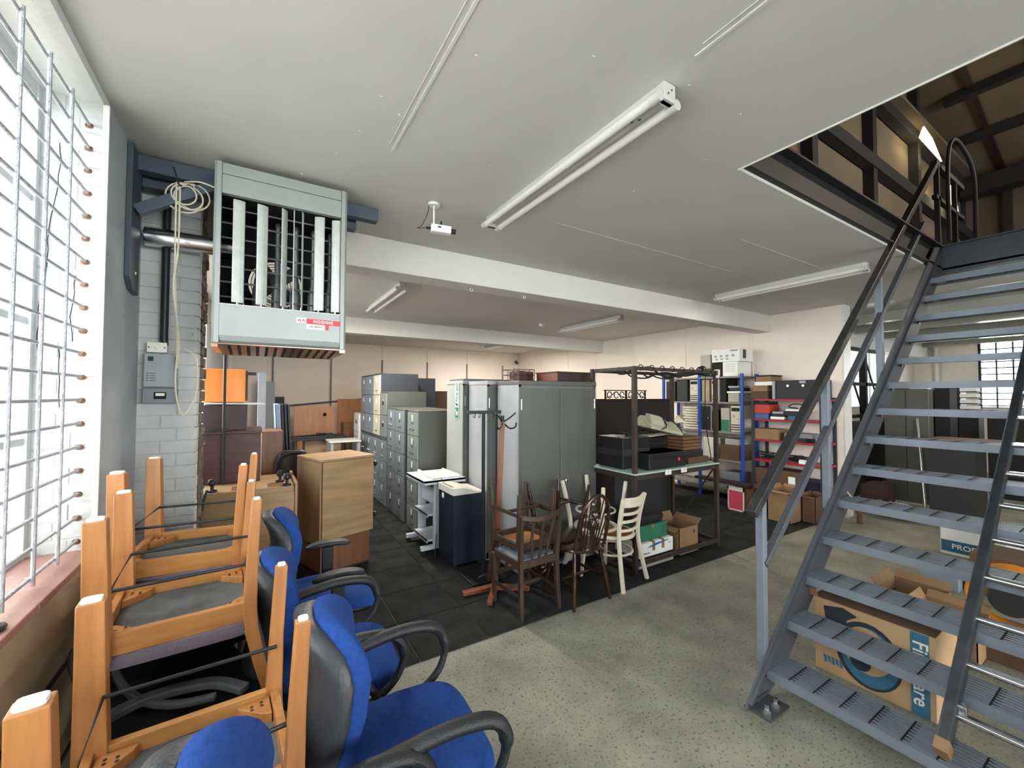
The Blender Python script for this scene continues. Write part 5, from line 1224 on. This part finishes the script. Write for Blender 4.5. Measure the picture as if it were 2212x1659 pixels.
box_('silver_unit', 'grey video unit on the third red shelf', (6.61, 2.80, 1.042), (6.9, 3.08, 1.10), M_charc)
box_('silver_unit', 'grey striped unit stacked on the other video unit of the third red shelf', (6.61, 2.72, 1.102), (6.9, 3.08, 1.16), M_gplast2)
cm_ = MB()
for k in range(6):
    pts = [(6.65+random.uniform(0, .2), random.uniform(2.75, 3.5), .745+random.uniform(0, .09)) for _ in range(7)]
    cm_.tube(smooth_path(pts, 4), .007, 5)
single('lead_tangle', 'tangle of grey and black leads on the fourth red shelf', 'cables', cm_, M_gunm, smooth=True)
box_('white_adapter', 'small white plastic pot on the fourth red shelf', (6.62, 2.82, .732), (6.7, 2.90, .79), M_label)
mb1 = box_('cardboard_box', 'wide brown carton on the lowest red shelf', (6.60, 2.90, .302), (6.95, 3.50, .60), M_card2)
part('paper_label', MB().box((6.596, 2.94, .42), (6.60, 3.03, .53)), M_label, mb1, world=tuple(mb1.location))
box_('dark_blue_carton', 'dark blue box at the right end of the lowest red shelf', (6.62, 2.64, .302), (6.95, 2.88, .50), M_navy)
open_carton('large brown carton on the floor in front of the red shelving', (6.0, 2.74, .01), (6.4, 3.02, .42), M_card, .06)
open_carton('smaller torn carton on the floor right of the large one by the red shelving', (6.28, 2.56, .01), (6.58, 2.72, .36), M_card2, .04)
box_('brown_carton', 'brown carton on the floor behind the pink-red panel', (6.08, 3.28, .01), (6.5, 3.52, .36), M_card2)
po = (6.02, 3.50, .02)
pk = thing('pink_red_panel', 'pink-red panel with a cream border leaning on the brown carton', 'panel', po)
part('panel', MB().box((6.045, 3.38, .03), (6.055, 3.60, .30)), M_magenta, pk, world=po)
part('border', MB().box((6.043, 3.37, .01), (6.057, 3.385, .36)).box((6.043, 3.595, .01), (6.057, 3.61, .36)).box((6.043, 3.37, .30), (6.057, 3.61, .36)).box((6.043, 3.37, .01), (6.057, 3.61, .03)), M_putty, pk, world=po)
single('plank', 'brown plank lying across the cartons left of the pink-red panel', 'plank', MB().obox((6.1, 3.72, .40), (.16, .85, .04)), M_dkwood, bev=.003)

# ================================================================== BACK LEFT HOARD
lo = (-.02, 4.4, 0)
lw = thing('oak_cabinet', 'wide light oak cabinet laid on its side behind the upturned chairs', 'cabinet', lo)
part('body', MB().box((-.36, 4.10, .02), (.30, 4.78, .905)), M_oak, lw, world=lo, bev=.004)
part('side_panel', MB().box((.303, 4.08, .02), (.325, 4.78, .93)), M_oakz, lw, world=lo, bev=.002)
part('front_panel', MB().box((-.355, 4.085, .05), (.30, 4.099, .86)), M_oak, lw, world=lo, bev=.002)
for x0, x1 in ((-.16, .0), (.10, .22)): part('recess', MB().box((x0, 4.13, .9055), (x1, 4.30, .907)), M_teak, lw, world=lo)
for x, y in ((.245, 4.14), (-.29, 4.16), (.20, 4.34)):
    part('foot', MB().lathe([(.035, 0), (.035, .012), (.012, .016), (.012, .045), (.028, .055), (.032, .075), (.02, .10), (.004, .105)], (x, y, .908), 14), M_black, lw, True, world=lo)
part('cord', MB().tube(smooth_path([(-.335, 4.07, .0), (-.35, 4.05, .4), (-.345, 4.06, .8), (-.32, 4.12, .93)]), .010, 6), M_black, lw, True, world=lo)
oo_ = thing('oak_pedestal', 'light oak box cabinet with a black knob, standing above a teak cabinet', 'cabinet', (.70, 4.52, 0), R(17.5))
part('body', MB().box((-.262, -.24, .36), (.265, .25, 1.07)), M_oak, oo_, bev=.003)
part('top_board', MB().box((-.278, -.27, 1.072), (-.04, .25, 1.095)).box((-.036, -.27, 1.072), (.278, .25, 1.095)), M_oak, oo_, bev=.002)
part('front_panel', MB().box((-.250, -.262, .34), (.268, -.242, 1.068)), M_oak, oo_, bev=.002)
part('side_panel', MB().box((-.276, -.262, .30), (-.264, .25, 1.068)), M_oakz, oo_, bev=.002)
for z in (.99, .47): part('knob', MB().lathe([(.008, 0), (.008, .03), (.026, .04), (.028, .055), (.016, .07)], (.27, -.20, z), 14, (.5, -.20, z)), M_black, oo_, True)
tk = thing('teak_cabinet', 'reddish teak cabinet under the light oak box', 'cabinet', (.70, 4.54, 0), R(17.5))
part('body', MB().box((-.25, -.24, .03), (.25, .24, .355)), M_teak, tk, bev=.003)
part('base', MB().box((-.24, -.23, 0), (.24, .23, .03)), M_dkwood, tk)
mo = (-.15, 4.8, .91)
mw = thing('mahogany_cabinet', 'dark mahogany cabinet resting on the wide oak cabinet', 'cabinet', mo)
part('body', MB().box((-.40, 4.48, .91), (.045, 5.1, 1.345)), M_maroon, mw, world=mo, bev=.003)
part('top_board', MB().box((-.41, 4.45, 1.347), (.055, 5.12, 1.368)), M_maroon, mw, world=mo, bev=.003)
box_('sash_clamp', 'dark clamp bar lying on the mahogany cabinet', (-.42, 4.46, 1.372), (-.19, 4.49, 1.392), M_black)
box_('dark_drawer_unit', 'very dark wooden drawer unit upon the mahogany cabinet', (-.40, 4.60, 1.371), (-.07, 5.05, 1.60), M_dkwood)
single('cream_board', 'thin cream board sticking out under the orange cabinet', 'board', MB().obox((-.17, 4.82, 1.613), (.48, .44, .012), (0, R(1.5), R(2))), M_putty, bev=.002)
og = (-.23, 4.85, 1.625)
ob = thing('orange_cabinet', 'bright orange wooden cabinet on top of the stack left of the heater underside', 'cabinet', og)
part('body', MB().box((-.41, 4.66, 1.628), (-.085, 5.05, 1.935)), M_orange, ob, world=og, bev=.008)
part('back_board', MB().box((-.082, 4.68, 1.64), (-.07, 5.05, 1.925)), M_dkwood, ob, world=og)
part('rear_lid', MB().box((-.09, 4.95, 1.90), (.0, 5.1, 1.925)), M_dkwood, ob, world=og)
single('black_rod', 'black rod standing in front of the orange cabinet up to the heater', 'rod', MB().cyl((-.235, 4.435, .91), (-.235, 4.435, 2.6), .012, n=8), M_black, smooth=True)
box_('brown_cabinet', 'brown cabinet behind the mahogany one, right side showing', (.06, 5.2, .0), (.26, 5.7, 1.30), M_teak)
box_('grey_column', 'grey metal locker edge behind the orange cabinet', (.02, 5.6, 0), (.10, 6.0, 1.95), M_gplast2)
G_ = 'office screens leaning together behind the mahogany cabinet'
for i, (x, m) in enumerate(((.24, M_scrl), (.285, M_scrd), (.32, M_scrd), (.355, M_scrd))):
    single('office_screen', ('blue-grey fabric screen at the left of the leaning stack', 'first dark edged screen right of the blue-grey one', 'middle dark edged screen of the leaning stack', 'rightmost dark edged screen of the leaning stack')[i], 'screen',
           MB().obox((x+.03, 6.15, .80), (.026 if i else .05, .7, 1.56), (0, R(-3), 0)), m, group=G_, bev=.006)
box_('clear_sheet', 'pale plastic sheet leaning below the blue-grey screen', (.13, 5.75, .02), (.15, 6.2, 1.25), M_gplast)
single('metal_panel', 'tall light grey metal panel leaning on the back wall', 'panel', MB().obox((.19, 10.6, 1.0), (.34, .03, 1.98), (R(-4), 0, 0)), M_gplast, bev=.003)
single('dark_board', 'shorter dark board beside the light metal panel on the back wall', 'panel', MB().obox((.46, 10.65, .83), (.18, .03, 1.64), (R(-4), 0, 0)), M_charc, bev=.003)
hbo = (1.1, 10.2, 0)
hbd = thing('desk_top_board', 'orange wood desk top with a round cable hole leaning upright at the back', 'board', hbo)
bd = MB(); n = 20; cx_, cz_, r_ = 1.33, 1.25, .04
x0, x1, z0, z1 = .72, 1.53, .01, 1.44
pin = [(cx_+r_*math.cos(2*PI*i/n), cz_+r_*math.sin(2*PI*i/n)) for i in range(n)]; pout = []
for i in range(n):
    t = 2*PI*i/n; c_, s_ = math.cos(t), math.sin(t)
    q = min((x1-cx_ if c_ > 0 else cx_-x0)/max(abs(c_), 1e-6), (z1-cz_ if s_ > 0 else cz_-z0)/max(abs(s_), 1e-6)); pout.append((cx_+q*c_, cz_+q*s_))
cornr = [(x1, z1), (x0, z1), (x0, z0), (x1, z0)]
vs = [(p[0], 10.2, p[1]) for p in pin+pout]
vs = [(p[0], 10.19, p[2]) for p in vs]
bd.add(vs, [(i, (i+1) % n, (i+1) % n+n, i+n) for i in range(n)])
bd.box((x0, 10.2, z0), (1.26, 10.22, z1)).box((1.26, 10.2, z0), (x1, 10.22, 1.19)).box((1.26, 10.2, 1.31), (x1, 10.22, z1)).box((1.40, 10.2, 1.19), (x1, 10.22, 1.31))
part('board', bd, wood('pale orange board', S(196, 138, 96), S(214, 160, 118), 'z', 5), hbd, world=hbo)
part('hole_lining', MB().cyl((cx_, 10.225, cz_), (cx_, 10.23, cz_), .045, n=16), M_dark, hbd, world=hbo)
part('screw_row', MB().box((.80, 10.197, 1.40), (.81, 10.2, 1.41)).box((.95, 10.197, 1.40), (.96, 10.2, 1.41)).box((.80, 10.197, 1.05), (.81, 10.2, 1.06)), M_dkwood, hbd, world=hbo)
box_('orange_board', 'plain orange-brown board standing right of the board with the hole', (1.62, 10.35, 0), (2.35, 10.38, 1.60), wood('brown orange board', S(160, 106, 66), S(182, 128, 84), 'z', 5))
box_('yellow_box', 'yellowish wooden box standing below the plain orange board', (1.60, 9.4, .0), (1.98, 9.75, 1.10), M_slatew)
single('wall_trim_board', 'long thin dark batten leaning across the back wall above the boards', 'batten', MB().bar((.55, 11.02, 1.43), (2.6, 11.02, 1.62), .02, .035), M_dkwood)
dk = (1.1, 8.4, 0)
de = thing('stacked_desk', 'low dark framed desk with things on top in front of the orange boards', 'desk', dk)
part('top', MB().box((.55, 8.0, .90), (1.45, 8.7, .935)), M_charc, de, world=dk, bev=.003)
for x in (.60, 1.40):
    for y in (8.04, 8.66): part('leg', MB().box((x-.02, y-.02, 0), (x+.02, y+.02, .90)), M_charc, de, world=dk)
box_('orange_pedestal', 'orange wood drawer pedestal under the dark desk', (.75, 8.15, .01), (1.35, 8.6, .88), M_oak)
single('desk_scrap', 'flat dark brackets lying on the low dark desk', 'brackets', MB().box((.62, 8.1, .938), (1.2, 8.16, .96)).obox((.9, 8.3, .96), (.5, .04, .03), (0, 0, .4)).obox((1.1, 8.4, .965), (.3, .03, .05), (0, 0, -.5)), M_gunm)
ck = (1.4, 7.3, 0)
de2 = thing('white_edged_table', 'pale edged table beside the far end of the filing row', 'table', ck)
part('top', MB().box((1.05, 7.4, .90), (1.55, 7.9, .925)), M_putty, de2, world=ck, bev=.003)
for x in (1.09, 1.51):
    for y in (7.44, 7.86): part('leg', MB().box((x-.02, y-.02, 0), (x+.02, y+.02, .90)), M_gplast, de2, world=ck)
box_('brown_chair_back', 'small brown wooden table behind the screens', (.05, 6.9, .98), (.34, 7.3, 1.02), M_teak)
box_('brown_stool', 'dark brown pedestal under the small brown table top', (.10, 6.95, 0), (.26, 7.2, .978), M_dkwood)
bk_ = thing('black_swivel_chair', 'black office chair half hidden between the oak cabinet and oak box', 'office chair', (.36, 5.2, 0))
part('backrest', MB().pad((0, 0, .93), (.30, .09, .32), .5, .6, 24, 12), M_black, bk_, True)
part('armrest', MB().tube(smooth_path([(-.16, -.1, .85), (-.14, -.12, 1.0), (-.05, -.12, 1.06), (.06, -.12, 1.07)]), .02, 8), M_black, bk_, True)
part('seat', MB().pad((0, 0, .62), (.30, .40, .08), .4, .5, 24, 8), M_black, bk_, True)
part('column', MB().cyl((0, 0, .02), (0, 0, .6), .03, n=10), M_black, bk_)
part('base', MB().obox((0, 0, .03), (.5, .05, .04)).obox((0, 0, .03), (.05, .5, .04)), M_black, bk_)

# ================================================================== BENEATH AND BEHIND THE STAIR
fo = (3.16, .98, 0)
fc = thing('printed_carton', 'large tan carton with a printed blue circle and blue lettered strip under the lowest treads', 'box', fo)
part('body', MB().box((3.03, .70, 0), (3.42, 1.25, .44)), M_cardp, fc, world=fo, bev=.004)
part('top_flap', MB().bar((3.028, .975, .443), (3.23, .975, .452), .55, .006).bar((3.42, .975, .443), (3.24, .975, .448), .55, .006), M_card2, fc, world=fo)
part('torn_corner', MB().bar((3.03, 1.25, .44), (3.01, 1.262, .49), .05, .004, (1, 0, 0)), M_card, fc, world=fo)
part('blue_strip', MB().box((3.028, .725, .004), (3.03, .80, .436)), M_pblue, fc, world=fo)
part('strip_lettering', text_mb(MB(), 'Firmware', .088, face_T((3.0275, .762, .225), (0, 0, -1), (0, -1, 0)), .0004, .001), M_putty, fc, world=fo)
def disc(cy, cz, ry, rz_, xx, m, nm):
    part(nm, MB().prism([(cy+ry*math.cos(2*PI*i/28), cz+rz_*math.sin(2*PI*i/28)) for i in range(28)], xx, xx+.0006, 'x'), m, fc, world=fo)
disc(.985, .20, .155, .185, 3.0290, M_pdark, 'printed_circle'); disc(.98, .195, .135, .165, 3.0284, M_pblue, 'printed_ring'); disc(.99, .225, .115, .13, 3.0278, M_cardp, 'printed_face')
disc(1.02, .15, .05, .05, 3.0272, M_pdark, 'printed_spot')
part('printed_hair', MB().prism([(1.20, .40), (1.10, .425), (1.03, .40), (1.08, .36), (1.10, .28), (1.16, .26), (1.19, .32)], 3.0274, 3.029, 'x'), M_pdark, fc, world=fo)
for k in range(5): part('printed_mark', MB().prism([(1.20-.02*k, .06+.012*(k % 2)), (1.185-.02*k, .06), (1.19-.02*k, .10), (1.205-.02*k, .105)], 3.0285, 3.0295, 'x'), M_pblue, fc, world=fo)
pb = box_('white_blue_carton', 'white and blue printed carton on the floor seen between treads', (6.40, .95, .0), (6.8, 1.42, .36), M_label)
part('blue_band', MB().box((6.396, .955, .03), (6.40, 1.415, .15)), M_pblue, pb, world=tuple(pb.location))
part('carton_lettering', text_mb(MB(), 'PRODUCT', .075, FX((6.3955, 1.16, .09)), .0005, .001), M_label, pb, world=tuple(pb.location))
open_carton('open brown carton with raised flaps on the floor behind the stair, left one', (4.35, 1.0, 0), (4.75, 1.35, .14), M_card, .08)
open_carton('open brown carton on the floor behind the stair nearer the ladder', (3.85, .70, 0), (4.2, 1.02, .24), M_card, .07)
box_('brown_carton', 'dark brown carton standing behind the ladder rungs', (5.3, .65, 0), (5.8, 1.0, .34), M_card2)
box_('white_crate', 'white plastic crate behind the upper ladder rungs', (6.0, .55, 0), (6.4, .9, .45), M_label)
box_('wire_basket', 'small grey basket with metal bits on the floor behind the stair', (5.2, 1.05, 0), (5.5, 1.3, .22), M_gplast2)
rl = (4.3, .62, .12)
re_ = thing('cable_reel', 'coil of orange-yellow cable on a low box behind the ladder', 'cable', rl)
for k in range(7): part('cable_turn', MB().tube([(4.3+.02*(k-3)+.012*math.sin(i), .62+(.20-.008*(k % 3))*math.cos(2*PI*i/24), .36+(.20-.008*(k % 3))*math.sin(2*PI*i/24)) for i in range(24)], .010, 6, closed=True), M_yel, re_, True, world=rl)
part('drum', MB().cyl((4.22, .62, .36), (4.38, .62, .36), .10, n=20), M_charc, re_, True, world=rl)
box_('yellow_box', 'low ochre box under the orange cable coil', (4.05, .42, 0), (4.5, .85, .145), M_card2)
# far room furniture
gc = device('grey_cupboard', 'plain grey cupboard in the far room seen through the middle treads', (9.0, 2.09, 0), (9.45, 2.64, 1.82), M_locker)
part('door_gap', MB().box((8.992, 2.36, .05), (9.0, 2.365, 1.79)), M_dark, gc, world=tuple(gc.location))
box_('black_cabinet', 'black cabinet right of the grey cupboard in the far room', (9.2, 1.90, 0), (9.6, 2.07, 1.84), M_dark)
box_('dark_brown_cabinet', 'dark brown cabinet in front of the far window wall', (11.6, 2.25, 0), (12.0, 2.85, 1.98), M_dkwood)
bo2 = box_('paper_rack', 'dark rack with white paper stacks below the far window', (11.2, 1.95, 0), (11.6, 2.2, 1.45), M_charc)
for i in range(4):
    part('paper_stack', MB().box((11.19, 1.97, 1.47+.11*i), (11.5, 2.18, 1.53+.11*i)), M_label, bo2, world=tuple(bo2.location))
    part('tray', MB().box((11.2, 1.96, 1.45+.11*i), (11.55, 2.19, 1.465+.11*i)), M_charc, bo2, world=tuple(bo2.location))
box_('brown_box', 'brown carton upon the grey cupboard in the far room', (9.05, 2.36, 1.822), (9.3, 2.54, 1.94), M_card2)
box_('white_box', 'white flat box upon the grey cupboard in the far room', (9.05, 2.12, 1.822), (9.3, 2.33, 1.87), M_label)
box_('black_workbench', 'long black workbench below the far window', (10.6, .6, 0), (11.1, 1.75, 1.42), M_dark)
ft = (8.6, 1.9, 0)
tb2 = thing('wooden_table', 'large bare wooden table top in the far room at tread height', 'table', ft)
part('top', MB().box((8.0, 1.25, 1.06), (8.8, 1.95, 1.10)), M_card2, tb2, world=ft, bev=.004)
part('cabinet_base', MB().box((8.1, 1.45, 0), (8.7, 1.9, 1.06)), M_charc, tb2, world=ft)
single('bright_tube', 'bright metal tube leaning against the grey cupboard', 'tube', MB().cyl((8.75, 2.10, .0), (8.97, 2.22, 1.35), .02, n=10), M_chrome, smooth=True)
rko = (9.6, 3.2, 0)
rr_ = thing('black_server_rack', 'tall black open rack with diagonal braces in front of the side window', 'rack', rko)
for x in (9.0, 9.9, 10.8): part('post', MB().box((x-.05, 3.15, 0), (x+.05, 3.25, 2.6)), M_dark, rr_, world=rko)
for z in (2.55, 1.9, 1.3): part('rail', MB().box((8.95, 3.15, z), (10.85, 3.22, z+.06)), M_dark, rr_, world=rko)
for x in (9.05, 9.95): part('brace', MB().bar((x, 3.2, 2.5), (x+.8, 3.2, 1.4), .04, .02, (0, 1, 0)), M_dark, rr_, world=rko)
box_('black_cabinet', 'wide black cabinet at the foot of the open rack', (8.6, 2.95, 0), (9.9, 3.12, 1.25), M_dark)
box_('pallet_truck', 'dark low machine on the floor left of the grey cupboard', (7.9, 2.35, .02), (8.4, 2.62, .36), M_dkwood)
cm_ = MB()
for k in range(9):
    pts = [(7.4+random.uniform(0, .5), 1.9+random.uniform(0, .45), random.uniform(.02, .22)) for _ in range(8)]
    cm_.tube(smooth_path(pts, 4), .010, 5)
single('cable_heap', 'heap of pale cables on the floor seen between the middle treads', 'cables', cm_, M_gplast, smooth=True)
single('pipe_stub', 'short rusty pipe stub on the floor behind the third tread', 'pipe', MB().cyl((6.9, 2.3, 0), (6.9, 2.3, .22), .03, n=10), M_rust, smooth=True)
